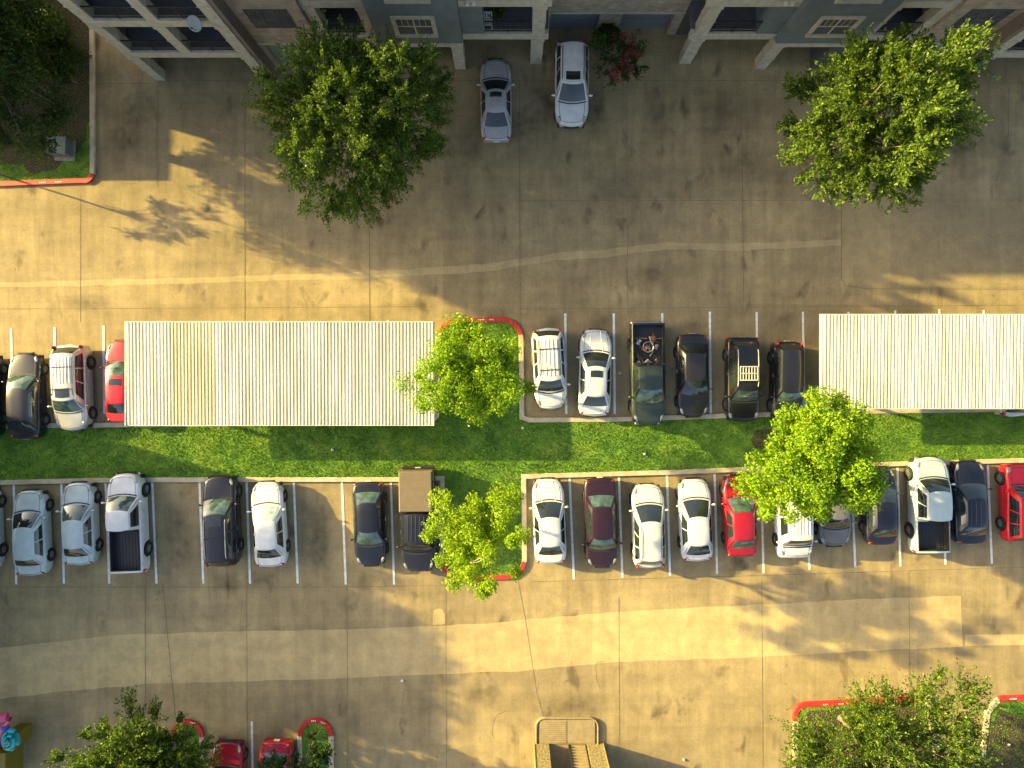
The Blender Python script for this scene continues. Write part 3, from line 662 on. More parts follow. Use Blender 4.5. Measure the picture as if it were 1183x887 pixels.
# ------------------------------------------------------------------ carports
def carport(x0, x1, y0, y1, h, nbay, label, tint):
    X0, X1, Y0, Y1 = gx(x0), gx(x1), gy(y1), gy(y0)
    cx, cy = (X0 + X1) / 2, (Y0 + Y1) / 2
    t = thing('carport', label, 'carport', (cx, cy, 0), 0, 'carports over the upper parking row')
    X0 -= cx; X1 -= cx; Y0 -= cy; Y1 -= cy
    per = .1835; n = int(round((X1 - X0) / per)); per = (X1 - X0) / n
    v = []; f = []; mi = []
    prof = []
    for i in range(n):
        xx = X0 + i * per; prof += [(xx, 0), (xx + per * .46, 0), (xx + per * .50, .075), (xx + per * .96, .075)]
    prof.append((X1, 0))
    q = random.Random(3)
    for xx, zz in prof: v += [(xx, Y0, h + zz), (xx, Y1, h + zz + .10)]
    for i in range(len(prof) - 1):
        f.append((2 * i, 2 * i + 2, 2 * i + 3, 2 * i + 1)); u = (prof[i][0] - X0) / (X1 - X0); mi.append(1 if tint[0] < u < tint[1] else 0)
    o = obj('roof_sheet', v, f, [M_corr, M_corr2], t); o.data.polygons.foreach_set('material_index', mi)
    sm = o.modifiers.new('thick', 'SOLIDIFY'); sm.thickness = .006; sm.offset = -1
    for a in ((X0, X1, Y0 - .05, Y0 - .005), (X0, X1, Y1 + .005, Y1 + .05)): 
        zz = 0 if a[2] < 0 else .10
        MB().box(*a, h - .16 + zz, h + .055 + zz).build('fascia', M_corr, t)
    for a in ((X0 - .05, X0 - .003), (X1 + .003, X1 + .05)): MB().box(*a, Y0 - .05, Y1 + .05, h - .14, h + .10).build('fascia', M_corr, t)
    for i in range(nbay // 2 + 1):
        xx = X0 + .5 + (X1 - X0 - 1.0) * i / (nbay // 2)
        MB().box(xx - .08, xx + .08, Y0 + .9, Y0 + 1.06, 0, h - .26).build('post', M_post, t)
        MB().box(xx - .07, xx + .07, Y0 + .1, Y1 - .1, h - .258, h - .06).build('rafter', M_post, t)
    return t
carport(175, 506.5, 376, 486.5, 2.45, 6, 'long white ribbed steel carport between a red car and the red-kerbed island', (.15, .29))
carport(926, 1420, 368, 468.5, 2.45, 9, 'white ribbed steel carport running off the right edge', (2, 3))

# ------------------------------------------------------------------ vehicles
WHEEL = {}
def lerp(a, b, t): return a + (b - a) * t
SHAPES = {   # hood, windscreen, roof, rear glass as fractions of length; heights
    'sedan': dict(L=4.75, W=1.82, H=1.45, belt=.93, hood=.29, ws=.17, roof=.29, rg=.13, nose=.70, cowl=.94, deck=.97, tail=.90, ax=(.305, -.285), wr=.33, roofw=.63),
    'suv': dict(L=4.75, W=1.90, H=1.70, belt=1.05, hood=.25, ws=.13, roof=.50, rg=.075, nose=.86, cowl=1.07, deck=1.02, tail=.98, ax=(.305, -.29), wr=.36, roofw=.70),
    'hatch': dict(L=4.45, W=1.80, H=1.55, belt=.98, hood=.25, ws=.18, roof=.42, rg=.09, nose=.74, cowl=.99, deck=1.0, tail=.95, ax=(.31, -.28), wr=.33, roofw=.65),
    'pickup': dict(L=5.6, W=1.98, H=1.82, belt=1.14, hood=.24, ws=.13, roof=.17, rg=.02, nose=.95, cowl=1.16, deck=1.16, tail=1.16, ax=(.32, -.29), wr=.39, roofw=.68),
}
def wheel_mesh(r, w):
    if (r, w) in WHEEL: return WHEEL[(r, w)]
    n = 20; v = []; f = []
    prof = [(-w / 2, r * .62), (-w / 2, r * .93), (-w / 2 + .03, r), (w / 2 - .03, r), (w / 2, r * .93), (w / 2, r * .62), (w / 2 - .03, r * .6)]
    for x, q in prof:
        for i in range(n): a = i / n * 6.283; v.append((x, q * math.cos(a), q * math.sin(a)))
    for j in range(len(prof) - 1):
        for i in range(n): f.append((j * n + i, (j + 1) * n + i, (j + 1) * n + (i + 1) % n, j * n + (i + 1) % n))
    f.append(tuple(range(n - 1, -1, -1)))
    rb_ = MB(); rr = r * .6
    rb_.add([(w / 2 - .05, rr * math.cos(i / n * 6.283), rr * math.sin(i / n * 6.283)) for i in range(n)], [tuple(range(n))])
    for i in range(5):
        a = i / 5 * 6.283; c, s_ = math.cos(a), math.sin(a)
        d = [(w / 2 - .035, .03 * -s_, .03 * c), (w / 2 - .035, rr * c - .045 * s_, rr * s_ + .045 * c), (w / 2 - .035, rr * c + .045 * s_, rr * s_ - .045 * c), (w / 2 - .035, .03 * s_, -.03 * c)]
        rb_.add(d, [(0, 3, 2, 1)])
    WHEEL[(r, w)] = ((v, f), (rb_.v, rb_.f)); return WHEEL[(r, w)]

def car(name, label, cat, shape, cx, cy, face, tilt, col, L=None, W=None, H=None, glass=None, sunroof=0, rails=False, bars=0, roof_glass=None, ribs=0, bed=None, group='cars parked in the lot', wsglass=None, cab=None, cap=None, ground=False, hood_ribs=0, seams=True, **ov):
    S = dict(SHAPES[shape]); S.update(ov)
    if L: S['L'] = L
    if W: S['W'] = W
    if H: S['H'] = H
    L, W, H = S['L'], S['W'], S['H']
    x, y = g(cx, cy) if ground else seen(cx, cy, .75)
    t = thing(name, label, cat, (x, y, .004), R(tilt) + (0 if face == 'up' else math.pi), group)
    glass = glass or M_glass
    y0, yN = -L / 2, L / 2
    y1 = yN - S['hood'] * L; y2 = y1 - S['ws'] * L; y3 = y2 - S['roof'] * L; y4 = y3 - S['rg'] * L
    ya, yr = S['ax'][0] * L, S['ax'][1] * L
    pick = shape == 'pickup'
    boxy = S.get('boxy', 0)
    def hw(yy):
        df, dr_ = yN - yy, yy - y0
        k = 1.0
        cf = .95
        if df < cf: k -= (.31 if not boxy else .12) * (1 - df / cf) ** 2.4
        if dr_ < .7 and not pick: k -= (.17 if not boxy else .07) * (1 - dr_ / .7) ** 2.4
        if pick and dr_ < .25: k -= .03 * (1 - dr_ / .25) ** 2
        return W / 2 * k
    def bow(yy):
        df, dr_ = yN - yy, yy - y0; b = 0
        if df < 1.3: b -= (.30 if not boxy else .08) * (1 - df / 1.3) ** 1.5
        if dr_ < .9 and not pick: b += (.13 if not boxy else .04) * (1 - dr_ / .9) ** 1.5
        return b
    def top(yy):
        if yy > y1:
            s = (yN - yy) / (yN - y1); z = lerp(S['nose'], S['cowl'], s ** .75)
            d = yN - yy
            if d < .12: z -= .14 * (1 - d / .12) ** 2
            return z
        if yy < y4 and not pick:
            s = (y4 - yy) / max(.05, y4 - y0); z = lerp(S['deck'], S['tail'], s); d = yy - y0
            if d < .10: z -= .10 * (1 - d / .10) ** 2
            return z
        return lerp(S['cowl'], S['deck'], (y1 - yy) / max(.1, y1 - y4))
    wr = S['wr']; ra = wr + .07
    def zb(yy):
        z = .24
        for a in (ya, yr):
            d = abs(yy - a)
            if d < ra: z = max(z, wr + math.sqrt(ra * ra - d * d))
        df = min(yN - yy, yy - y0)
        if df < .3: z = max(z, .24 + .10 * (1 - df / .3))
        return z
    ys = set()
    for i in range(25): ys.add(round(lerp(y0, yN, i / 24), 4))
    for d in (.0, .03, .07, .12, .2, .32, .5): ys.add(round(y0 + d, 4)); ys.add(round(yN - d, 4))
    for a in (ya, yr):
        for i in range(-6, 7): ys.add(round(a + ra * math.sin(i / 6 * math.pi / 2), 4))
        ys.add(round(a - ra - .012, 4)); ys.add(round(a + ra + .012, 4))
    by0, by1 = y0 + .10, y4 - .10
    if pick: ys |= {round(by0, 4), round(by0 + .012, 4), round(by1, 4), round(by1 - .012, 4)}
    ys = sorted(ys)
    nf = 6; xs_top = [.955, .90, .78, .55, .28, 0.0]; dz = [-.075, -.028, -.010, .0, .010, .014]
    mb = MB(); rows = []
    for yy in ys:
        h_, tp, z_ = hw(yy), top(yy), zb(yy); sh = tp - .12
        if z_ > sh - .05: z_ = sh - .05
        row = []
        for i in range(nf):
            f_ = i / (nf - 1); row.append((h_ * (1 - .055 * (1 - f_) ** 2 - .022 * f_ ** 3 + .012 * math.exp(-((f_ - .62) / .12) ** 2)), lerp(z_, sh, f_)))
        inbed = pick and by0 < yy < by1
        for xf, d in zip(xs_top, dz):
            if inbed and xf < .9: row.append((h_ * (.865 if xf > .7 else xf), .72 if xf <= .78 else tp))
            else: row.append((h_ * xf, tp + d))
        full = [(-a, b) for a, b in row] + [(a, b) for a, b in row[-2::-1]]
        b_ = bow(yy)
        rows.append([(a, yy + b_ * (a / (W / 2)) ** 2, z) for a, z in full])
    m = len(rows[0]); v = [p for r_ in rows for p in r_]; f = []
    for i in range(len(rows) - 1):
        for j in range(m - 1):
            f.append((i * m + j, (i + 1) * m + j, (i + 1) * m + j + 1, i * m + j + 1))
    f.append(tuple(range(m)))
    f.append(tuple(range((len(rows) - 1) * m, len(rows) * m))[::-1])
    mb.add(v, f)
    # cabin
    wb_ = lambda yy: hw(max(min(yy, yN - .9), y0 + .55)) * .915
    rw = W / 2 * S['roofw'] 
    zb0 = lambda yy: top(yy) - .045
    bf, br = (.16, .10) if not boxy else (.07, .04)
    rr0 = .03
    def roof(u, s):
        w = rw * (1 - .05 * (1 - s) - .06 * s ** 2) * 1.0
        yy = lerp(y2 + bf * .7 * (1 - u * u), y3 - br * .7 * (1 - u * u), s)
        return Vector((u * w, yy, H - .055 * abs(u) ** 3 - .05 * abs(2 * s - 1) ** 3))
    def basef(u): return Vector((u * wb_(y1), y1 + bf * (1 - u * u), zb0(y1)))
    def baser(u): return Vector((u * wb_(y4), y4 - br * (1 - u * u), zb0(max(y4, y0 + .12))))
    def F(u, s): p = basef(u).lerp(roof(u, 0), s); p.z += .05 * math.sin(math.pi * s); return p
    def B(u, s): p = baser(u).lerp(roof(u, 1), s); p.z += .03 * math.sin(math.pi * s); return p
    def Sd(sg):
        def fn(v_, s):
            yy = lerp(y1, y4, v_); bs = Vector((sg * lerp(wb_(y1), wb_(y4), v_) * (1 + .03 * math.sin(math.pi * v_)), yy, zb0(y1) + (zb0(max(y4, y0 + .12)) - zb0(y1)) * v_))
            p = bs.lerp(roof(sg, v_), s); p.x += sg * .035 * math.sin(math.pi * s); return p
        return fn
    def patch(mb_, fn, a0, a1, b0, b1, na, nb, off, flip=False):
        vv = []; ff = []
        for i in range(na + 1):
            for j in range(nb + 1):
                a, b = lerp(a0, a1, i / na), lerp(b0, b1, j / nb); e = 1e-3
                p = fn(a, b)
                if off:
                    n_ = (fn(a + e, b) - fn(a - e, b)).cross(fn(a, b + e) - fn(a, b - e))
                    n_.normalize(); n_ = -n_ if flip else n_
                    p = p + n_ * off
                vv.append(p)
        for i in range(na):
            for j in range(nb):
                q = (i * (nb + 1) + j, (i + 1) * (nb + 1) + j, (i + 1) * (nb + 1) + j + 1, i * (nb + 1) + j + 1)
                ff.append(q[::-1] if flip else q)
        mb_.add(vv, ff)
    patch(mb, F, -1, 1, 0, 1, 10, 4, 0, True); patch(mb, B, -1, 1, 0, 1, 10, 4, 0); patch(mb, roof, -1, 1, 0, 1, 10, 10, 0, True)
    patch(mb, Sd(1), 0, 1, 0, 1, 10, 4, 0, True); patch(mb, Sd(-1), 0, 1, 0, 1, 10, 4, 0, False)
    if ribs:
        for i in range(ribs):
            u = lerp(-.7, .7, i / (ribs - 1)); vv = []
            for s_ in [lerp(.36 if sunroof else .1, .93, n_ / 8) for n_ in range(9)]:
                p = roof(u, s_); vv += [(p.x - .025, p.y, p.z - .01), (p.x + .025, p.y, p.z - .01), (p.x - .014, p.y, p.z + .022), (p.x + .014, p.y, p.z + .013)]
            mb.add(vv, [tuple(k + 4 * n_ for k in q_) for n_ in range(8) for q_ in ((0, 4, 6, 2), (2, 6, 7, 3), (3, 7, 5, 1))] + [(0, 2, 3, 1), (32, 33, 35, 34)])
    if hood_ribs:
        for sg in (-1, 1):
            vv = []
            for s_ in (.12, .9):
                yy = lerp(yN, y1, s_); xx = sg * lerp(.24, .40, s_); z = top(yy) + .006
                vv += [(xx - .045, yy, z - .012), (xx + .045, yy, z - .012), (xx, yy, z + .022)]
            mb.add(vv, [(0, 3, 5, 2), (2, 5, 4, 1), (0, 2, 1), (3, 4, 5)])
    body = mb.build('body', P[col] if isinstance(col, str) else col, t, 38)
    # underside and wheel wells
    MB().box(-W * .40, W * .40, y0 + .15, yN - .15, .20, .60).build('underbody', M_trim, t)
    # glass
    def glasspart(nm, fn, a0, a1, b0, b1, flip, m_=None, na=8, nb=4, off=.006):
        b = MB(); patch(b, fn, a0, a1, b0, b1, na, nb, off, flip); return b.build(nm, m_ or glass, t, 60)
    glasspart('windshield', F, -.90, .90, .05, .95, True, wsglass)
    if S['rg'] > .03: glasspart('rear_window', B, -.86, .86, .10, .90, False, S.get('rglass'))
    elif pick: glasspart('rear_window', B, -.7, .7, .38, .88, False)
    if pick: splits = [(.16, .88)] if S['roof'] < .22 else [(.13, .50), (.54, .92)]
    elif shape in ('suv',): splits = [(.13, .40), (.425, .66), (.685, .93)]
    else: splits = [(.16, .47), (.495, .84)]
    for a, b in splits:
        glasspart('side_window', Sd(1), a, b, .10, .84, True); glasspart('side_window', Sd(-1), a, b, .10, .84, False)
    # dark cowl strip under the windscreen
    c = MB(); vv = []
    for i in range(9):
        u = lerp(-.92, .92, i / 8); p = basef(u); z = top(p.y) + .016 - .03 * u * u; vv += [(p.x, p.y + .02, z), (p.x, p.y + .09, z - .002)]
    c.add(vv, [(2 * i, 2 * i + 2, 2 * i + 3, 2 * i + 1) for i in range(8)]); c.build('cowl', M_trim, t)
    # mirrors
    for sg in (-1, 1):
        ym_ = y1 - .22; xx = wb_(y1)
        MB().ball((sg * (W / 2 + .10), ym_, S['belt'] + .07), (.115, .065, .075)).tube([(sg * (xx), ym_ - .03, S['belt'] + .02), (sg * (W / 2 + .05), ym_, S['belt'] + .05)], [.03, .025], 5).build('mirror', P[col] if isinstance(col, str) and not S.get('blackmirror') else M_trim, t, True)
    # lights
    for sg in (-1, 1):
        yy = yN - .26; xx = hw(yy) * .80; yy2 = yy + bow(yy) * (xx / (W / 2)) ** 2
        o = MB().ball((0, 0, 0), (.11, .24, .05)).build('headlight', M_head, t, True); o.location = (sg * xx, yy2, top(yy) - .045); o.rotation_euler = (R(-18), 0, R(sg * 32))
        yy = y0 + .14; xx = hw(yy) * .80; yy2 = yy + bow(yy) * (xx / (W / 2)) ** 2
        if pick or boxy: o = MB().box(-.07, .07, -.05, .05, -.2, .12).build('tail_light', M_tail, t); o.location = (sg * (hw(y0) - .05), y0 + .06, top(y0 + .2) - .26)
        elif shape in ('suv', 'hatch'):
            p = B(sg * .98, .14); o = MB().ball((0, 0, 0), (.085, .11, .20)).build('tail_light', M_tail, t, True); o.location = (sg * (hw(y0 + .2) * .86), y0 + .16, top(y0 + .2) - .02)
        else:
            o = MB().ball((0, 0, 0), (.17, .075, .06)).build('tail_light', M_tail, t, True); o.location = (sg * xx, yy2, top(yy) - .06); o.rotation_euler = (R(14), 0, R(sg * -28))
    gp = MB().box(-.42 * (1.25 if pick else 1), .42 * (1.25 if pick else 1), yN - .06, yN + .004, .50, .50 + .2 * (1.4 if pick or boxy else 1)); gp.build('grille', M_trim, t)
    if pick:
        MB().box(-W * .36, W * .36, yN - .16, yN - .01, .40, .56, .02).build('front_bumper', M_chrome if not S.get('blackmirror') else M_trim, t)
        MB().box(-W * .45, W * .45, y0 - .09, y0 + .05, .45, .62, .02).build('rear_bumper', M_chrome if not S.get('blackmirror') else M_trim, t)
    MB().box(-.16, .16, y0 - .022, y0 + .02, .62, .76).build('number_plate', M_plate, t)
    # wheels
    (tv, tf), (rv, rf) = wheel_mesh(wr, .22 if not pick else .26)
    for yy in (ya, yr):
        for sg in (-1, 1):
            o = obj('wheel', tv, tf, M_tyre, t, 40); o.location = (sg * (W / 2 - .10), yy, wr); o.rotation_euler = (0, 0, 0 if sg > 0 else math.pi)
            obj('rim', rv, rf, M_rim, o)
    # roof fittings
    if sunroof:
        b = MB(); s0 = S.get('sr', .06 if sunroof == 1 else .1); patch(b, roof, -.62, .62, s0, s0 + (.24 if shape == 'sedan' else .2), 4, 4, .008, True); b.build('sunroof', M_glass, t, 60)
    if rails or bars:
        for sg in (-1, 1):
            pts = [roof(sg * .93, s_) + Vector((0, 0, .05 if 0 < i < 6 else -.01)) for i, s_ in enumerate((.08, .14, .3, .5, .7, .88, .94))]
            MB().tube(pts, [.02] * 7, 6).build('roof_rail', S.get('railm', M_trim), t, True)
    for i in range(bars):
        s_ = lerp(.22, .72, i / max(1, bars - 1)) if bars > 1 else .5
        p = roof(.95, s_); q = roof(-.95, s_); MB().tube([(p.x, p.y, H + .035), (q.x, q.y, H + .035)], [.022, .022], 6).build('cross_bar', M_trim, t)
    if S.get('rack'):
        b = MB(); pa, pb = roof(.78, .22), roof(-.78, .55)
        for i in range(7): xx = lerp(pb.x, pa.x, i / 6); b.box(xx - .02, xx + .02, pb.y, pa.y, H + .05, H + .08)
        b.box(pb.x, pa.x, pb.y, pb.y + .05, H + .081, H + .11); b.box(pb.x, pa.x, pa.y - .05, pa.y, H + .081, H + .11); b.box(pb.x, pa.x, (pa.y + pb.y) / 2 - .02, (pa.y + pb.y) / 2 + .02, H + .081, H + .10)
        b.build('roof_rack', M_post, t)
    if pick:
        zl = top(y0 + .5)
        wi = W / 2 * .85
        if cap is None and bed != 'cover':
            b = MB(); b.box(-wi, wi, by0 + .03, by1 - .03, .725, .74)
            for sg in (-1, 1): b.box(sg * wi, sg * (wi - .015), by0 + .03, by1 - .03, .741, zl - .03)
            b.box(-wi, wi, by0 + .02, by0 + .035, .741, zl - .03); b.box(-wi, wi, by1 - .035, by1 - .02, .741, zl - .03)
            for i in range(9): xx = lerp(-wi + .1, wi - .1, i / 8); b.box(xx - .03, xx + .03, by0 + .05, by1 - .05, .7405, .755)
            b.build('bed_liner', M_trim, t)
        elif bed == 'cover':
            MB().box(-wi - .03, wi + .03, by0 + .01, by1 - .01, zl - .02, zl + .035, .02).build('bed_cover', P['ink'], t)
        if cap is not None:
            MB().box(-W * .46, W * .46, y0 + .04, by1 + .04, zl - .05, 1.86, .05).build('camper_cap', P[cap], t, 20)
            for sg in (-1, 1): MB().box(sg * W * .4605, sg * (W * .46 + .012), y0 + .3, by1 - .25, zl + .18, 1.70).build('cap_window', M_glass, t)
    # door handles and shut lines that show on the flanks
    if seams:
        for yy in ((lerp(y1, y4, .45), lerp(y1, y4, .80)) if not (pick and S['roof'] < .22) else (lerp(y1, y4, .8),)):
            for sg in (-1, 1): MB().box(sg * (hw(yy) * .975), sg * (hw(yy) * .995 + .012), yy - .10, yy + .10, S['belt'] - .20, S['belt'] - .165).build('door_handle', M_chrome if col in ('silver', 'black', 'navy', 'ink', 'charcoal') else (P[col] if isinstance(col, str) else col), t)
        # shut lines round the bonnet and the boot lid
        def gap(nm, pts):
            vv = []; ff = []
            for i, (xx, yy) in enumerate(pts):
                q0 = pts[max(i - 1, 0)]; q1 = pts[min(i + 1, len(pts) - 1)]; dd = Vector((q1[0] - q0[0], q1[1] - q0[1])).normalized()
                xf = min(.955, abs(xx) / hw(yy)); z = None
                for j in range(len(xs_top) - 1):
                    if xs_top[j] >= xf >= xs_top[j + 1]:
                        k_ = (xs_top[j] - xf) / (xs_top[j] - xs_top[j + 1]); z = lerp(dz[j], dz[j + 1], k_)
                z = top(yy) + (z if z is not None else -.05) + .005
                y_ = yy + bow(yy) * (xx / (W / 2)) ** 2
                for e in (-.011, .011): vv.append((xx - dd.y * e, y_ + dd.x * e, z))
            for i in range(len(pts) - 1): ff.append((2 * i, 2 * i + 1, 2 * i + 3, 2 * i + 2))
            o = obj(nm, vv, ff, M_trim, t)
        hx = .74; ye = yN - .20
        side = [lerp(y1 + .12, ye, i / 8) for i in range(9)]
        gap('bonnet_gap', [(-hx * hw(q), q) for q in side] + [(lerp(-hx * .8, hx * .8, i / 6) * hw(ye), ye + .02) for i in range(7)] + [(hx * hw(q), q) for q in side[::-1]])
        if shape == 'sedan':
            ye = y0 + .10; side = [lerp(y4 - .08, ye + .12, i / 6) for i in range(7)]
            gap('boot_gap', [(-hx * hw(q), q) for q in side] + [(lerp(-hx * .85, hx * .85, i / 6) * hw(ye), ye) for i in range(7)] + [(hx * hw(q), q) for q in side[::-1]])
    return t

UP, DN = 'up', 'down'
GU = 'cars in the upper parking row'; GL = 'cars in the lower parking row'; GCY = 'cars in the courtyard'; GB = 'cars at the bottom edge'
# upper row
car('parked_car', 'dark car mostly cut off by the left edge in the upper row', 'car', 'sedan', -19, 456, UP, 1, 'black', group=GU)
car('parked_car', 'near-black sedan with sky-tinted green windscreen, nose to the lane, left of the beige-roofed wagon', 'car', 'sedan', 29, 457, UP, 1, 'ink', L=4.9, wsglass=M_glass_g, group=GU, H=1.5, ws=.15, roof=.33, blackmirror=0)
car('parked_suv', 'silver wagon with two cross bars and sunroof beside the red car at upper left', 'car', 'suv', 83, 448, DN, 2, 'silver', L=4.9, bars=2, rails=True, sunroof=1, ribs=6, wsglass=M_glass_g, group=GU, H=1.62)
car('parked_car', 'bright red sedan half hidden under the end of the long carport', 'car', 'sedan', 141, 440, UP, 1, 'red', L=4.7, sunroof=1, wsglass=M_glass_g, group=GU, sr=.1)
car('parked_suv', 'white wagon with black roof bars beside the red-kerbed tree island', 'car', 'suv', 634.5, 426, DN, 3.2, 'white', L=4.6, W=1.82, H=1.6, bars=2, rails=True, ribs=5, group=GU)
car('parked_car', 'white sedan with dark sunroof, nose to the lane, beside the dark green pickup', 'car', 'sedan', 687.5, 430, UP, -1.5, 'white', L=4.95, sunroof=1, hood_ribs=1, group=GU, sr=.12)
gt = car('pickup_truck', 'dark green pickup with an open bed full of scrap', 'pickup truck', 'pickup', 748, 432, DN, .6, 'green', L=5.75, W=1.95, wsglass=M_glass_g, group=GU, roof=.20)
car('parked_car', 'glossy black sedan with nose to the grass between the green pickup and a black off-roader', 'car', 'sedan', 800.5, 434, DN, 1, 'charcoal', L=4.75, group=GU)
car('parked_suv', 'black off-road wagon with a pale slatted roof rack in the upper row', 'car', 'suv', 857.5, 438, DN, 0, 'black', L=4.75, W=1.8, rack=1, rails=True, railm=M_post, group=GU, boxy=1, H=1.75, wsglass=M_glass_g)
car('parked_suv', 'dark grey-roofed wagon partly under the broad-leaved tree at the carport', 'car', 'suv', 909, 440, DN, -1, 'ink', L=4.5, W=1.72, H=1.6, wsglass=M_glass_g, group=GU)
car('parked_car', 'silver car with only its tail showing below the right carport', 'car', 'hatch', 1170, 433, UP, 0, 'silver', L=4.7, group=GU)
# lower row
car('parked_car', 'pale sedan cut off by the left edge in the lower row', 'car', 'sedan', -21, 610, UP, 2, 'ice_shade', group=GL)
car('parked_car', 'white sedan in shade-tinted paint with dark wheels, leftmost whole car of the lower row', 'car', 'sedan', 35, 615, UP, 2.3, 'ice_shade', L=4.85, group=GL, roof=.33, ws=.16, rg=.10, hood=.28)
car('parked_car', 'white sedan with pale windscreen directly left of the white open-bed pickup', 'car', 'sedan', 91, 604.5, UP, 2, 'ice_shade', L=4.7, wsglass=M_glass_g, group=GL)
car('pickup_truck', 'white single-cab pickup with an empty dark bed at lower left', 'pickup truck', 'pickup', 147.5, 603, UP, 2.2, 'white', L=5.55, W=1.92, wsglass=M_glass_g, group=GL)
car('parked_suv', 'black wagon with a dull brown sunroof standing alone between empty bays', 'car', 'suv', 256, 601, UP, 2, 'ink', L=5.15, W=1.88, wsglass=M_glass_g, group=GL, H=1.72, sunroof=1, rails=True, railm=M_post, bars=1, sr=.05, roof=.48, hood=.27, ws=.15)
car('parked_car', 'white sedan with a silver sunshade behind its windscreen', 'car', 'sedan', 310.5, 605, UP, 3.6, 'white', L=4.85, wsglass=M_shade, group=GL)
car('parked_car', 'dark navy sedan, nose to the lane, beside the truck with a brown cap', 'car', 'sedan', 427, 605.5, DN, 2, 'navy', L=4.85, wsglass=M_glass_g, rglass=M_glass_g, group=GL)
car('pickup_truck', 'black pickup with a flat brown camper cap backed over the grass', 'pickup truck', 'pickup', 483.5, 600, DN, .8, 'ink', L=5.85, W=1.98, cap='brown', ribs=5, group=GL, roof=.26, hood=.22, ws=.10, blackmirror=1)
car('parked_car', 'bright white sedan next to the kerb corner right of the lower tree island', 'car', 'sedan', 634.5, 601.5, UP, 2.2, 'white', L=4.85, hood_ribs=1, group=GL, rglass=M_glass)
car('parked_car', 'dark maroon sedan, tail to the grass, among white cars', 'car', 'sedan', 694.5, 604, DN, 1.6, 'maroon', L=5.15, W=1.88, group=GL, rglass=M_glass_g, wsglass=M_glass_g, rg=.13, roof=.31, hood=.24, ws=.13)
car('parked_car', 'pearl white hatchback wagon with long pale roof right of the maroon sedan', 'car', 'suv', 749, 607, UP, 1.5, 'pearl', L=4.75, W=1.84, H=1.55, group=GL, hood=.26, ws=.19, roof=.42, rg=.07, belt=.98, cowl=1.0, nose=.75, deck=1.0, tail=.95, wr=.33, roofw=.66, rails=True)
car('parked_car', 'white sedan with dark rear glass directly left of the crimson sedan', 'car', 'sedan', 803.5, 600, UP, 2.4, 'white', L=4.7, group=GL, hood=.27, ws=.20, roof=.29, rg=.15)
car('parked_car', 'crimson red sedan beside the leafy tree in the lower row', 'car', 'sedan', 855, 595.5, UP, 2.4, 'crimson', L=4.65, group=GL, wsglass=M_glass_g, rglass=M_glass_g)
car('parked_van', 'white ribbed-roof van, nose to the lane, half under the leafy tree', 'van', 'suv', 916.5, 594, DN, 1.5, 'white', L=4.9, W=1.92, H=1.85, ribs=6, group=GL, hood=.16, ws=.10, roof=.62, boxy=1, nose=1.0, cowl=1.1, belt=1.1)
car('parked_car', 'flat grey car mostly hidden under the leafy tree', 'car', 'sedan', 964, 583, DN, 1, 'grey', L=4.8, W=1.86, group=GL, hood=.26, ws=.12)
car('parked_car', 'plain navy sedan directly right of the leafy tree', 'car', 'sedan', 1017.5, 584, UP, 1.5, 'navy', L=4.45, W=1.84, group=GL)
car('pickup_truck', 'pale blue-white double-cab pickup with an open dark bed', 'pickup truck', 'pickup', 1073.5, 582, UP, .8, 'ice_shade', L=5.35, W=1.98, group=GL, roof=.27, hood=.24, ws=.12)
car('parked_car', 'navy sedan with a streaky roof between the pale pickup and a red off-roader', 'car', 'sedan', 1120.5, 580, UP, 1, 'navy', L=4.75, W=1.86, group=GL, ribs=4)
car('parked_suv', 'red off-road wagon cut by the right edge', 'car', 'suv', 1179, 580, UP, 1, 'red', L=4.35, W=1.86, group=GL, boxy=1, hood=.28)
# courtyard
car('parked_car', 'silvery lilac sedan with a sunroof under the balcony of the building', 'car', 'sedan', 573, 115, UP, .6, 'lilac', L=4.75, W=1.76, sunroof=1, group=GCY, H=1.38, roof=.22, hood=.30, ws=.15, rg=.17, sr=.12)
car('parked_suv', 'white off-road wagon with sunroof in front of the garage court', 'car', 'suv', 660.5, 97, DN, -.5, 'white', L=4.85, W=1.9, sunroof=1, rails=True, group=GCY, sr=.08, hood=.29, ws=.16, roof=.44)
# bottom edge
car('parked_car', 'red car at the bottom edge beside the dark bushy tree', 'car', 'sedan', 262, 905, UP, -1, 'crimson', L=4.7, group=GB, W=1.84)
car('parked_car', 'red car at the bottom edge beside the narrow arched island', 'car', 'sedan', 318, 904, DN, -2, 'crimson', L=4.75, group=GB, W=1.84)

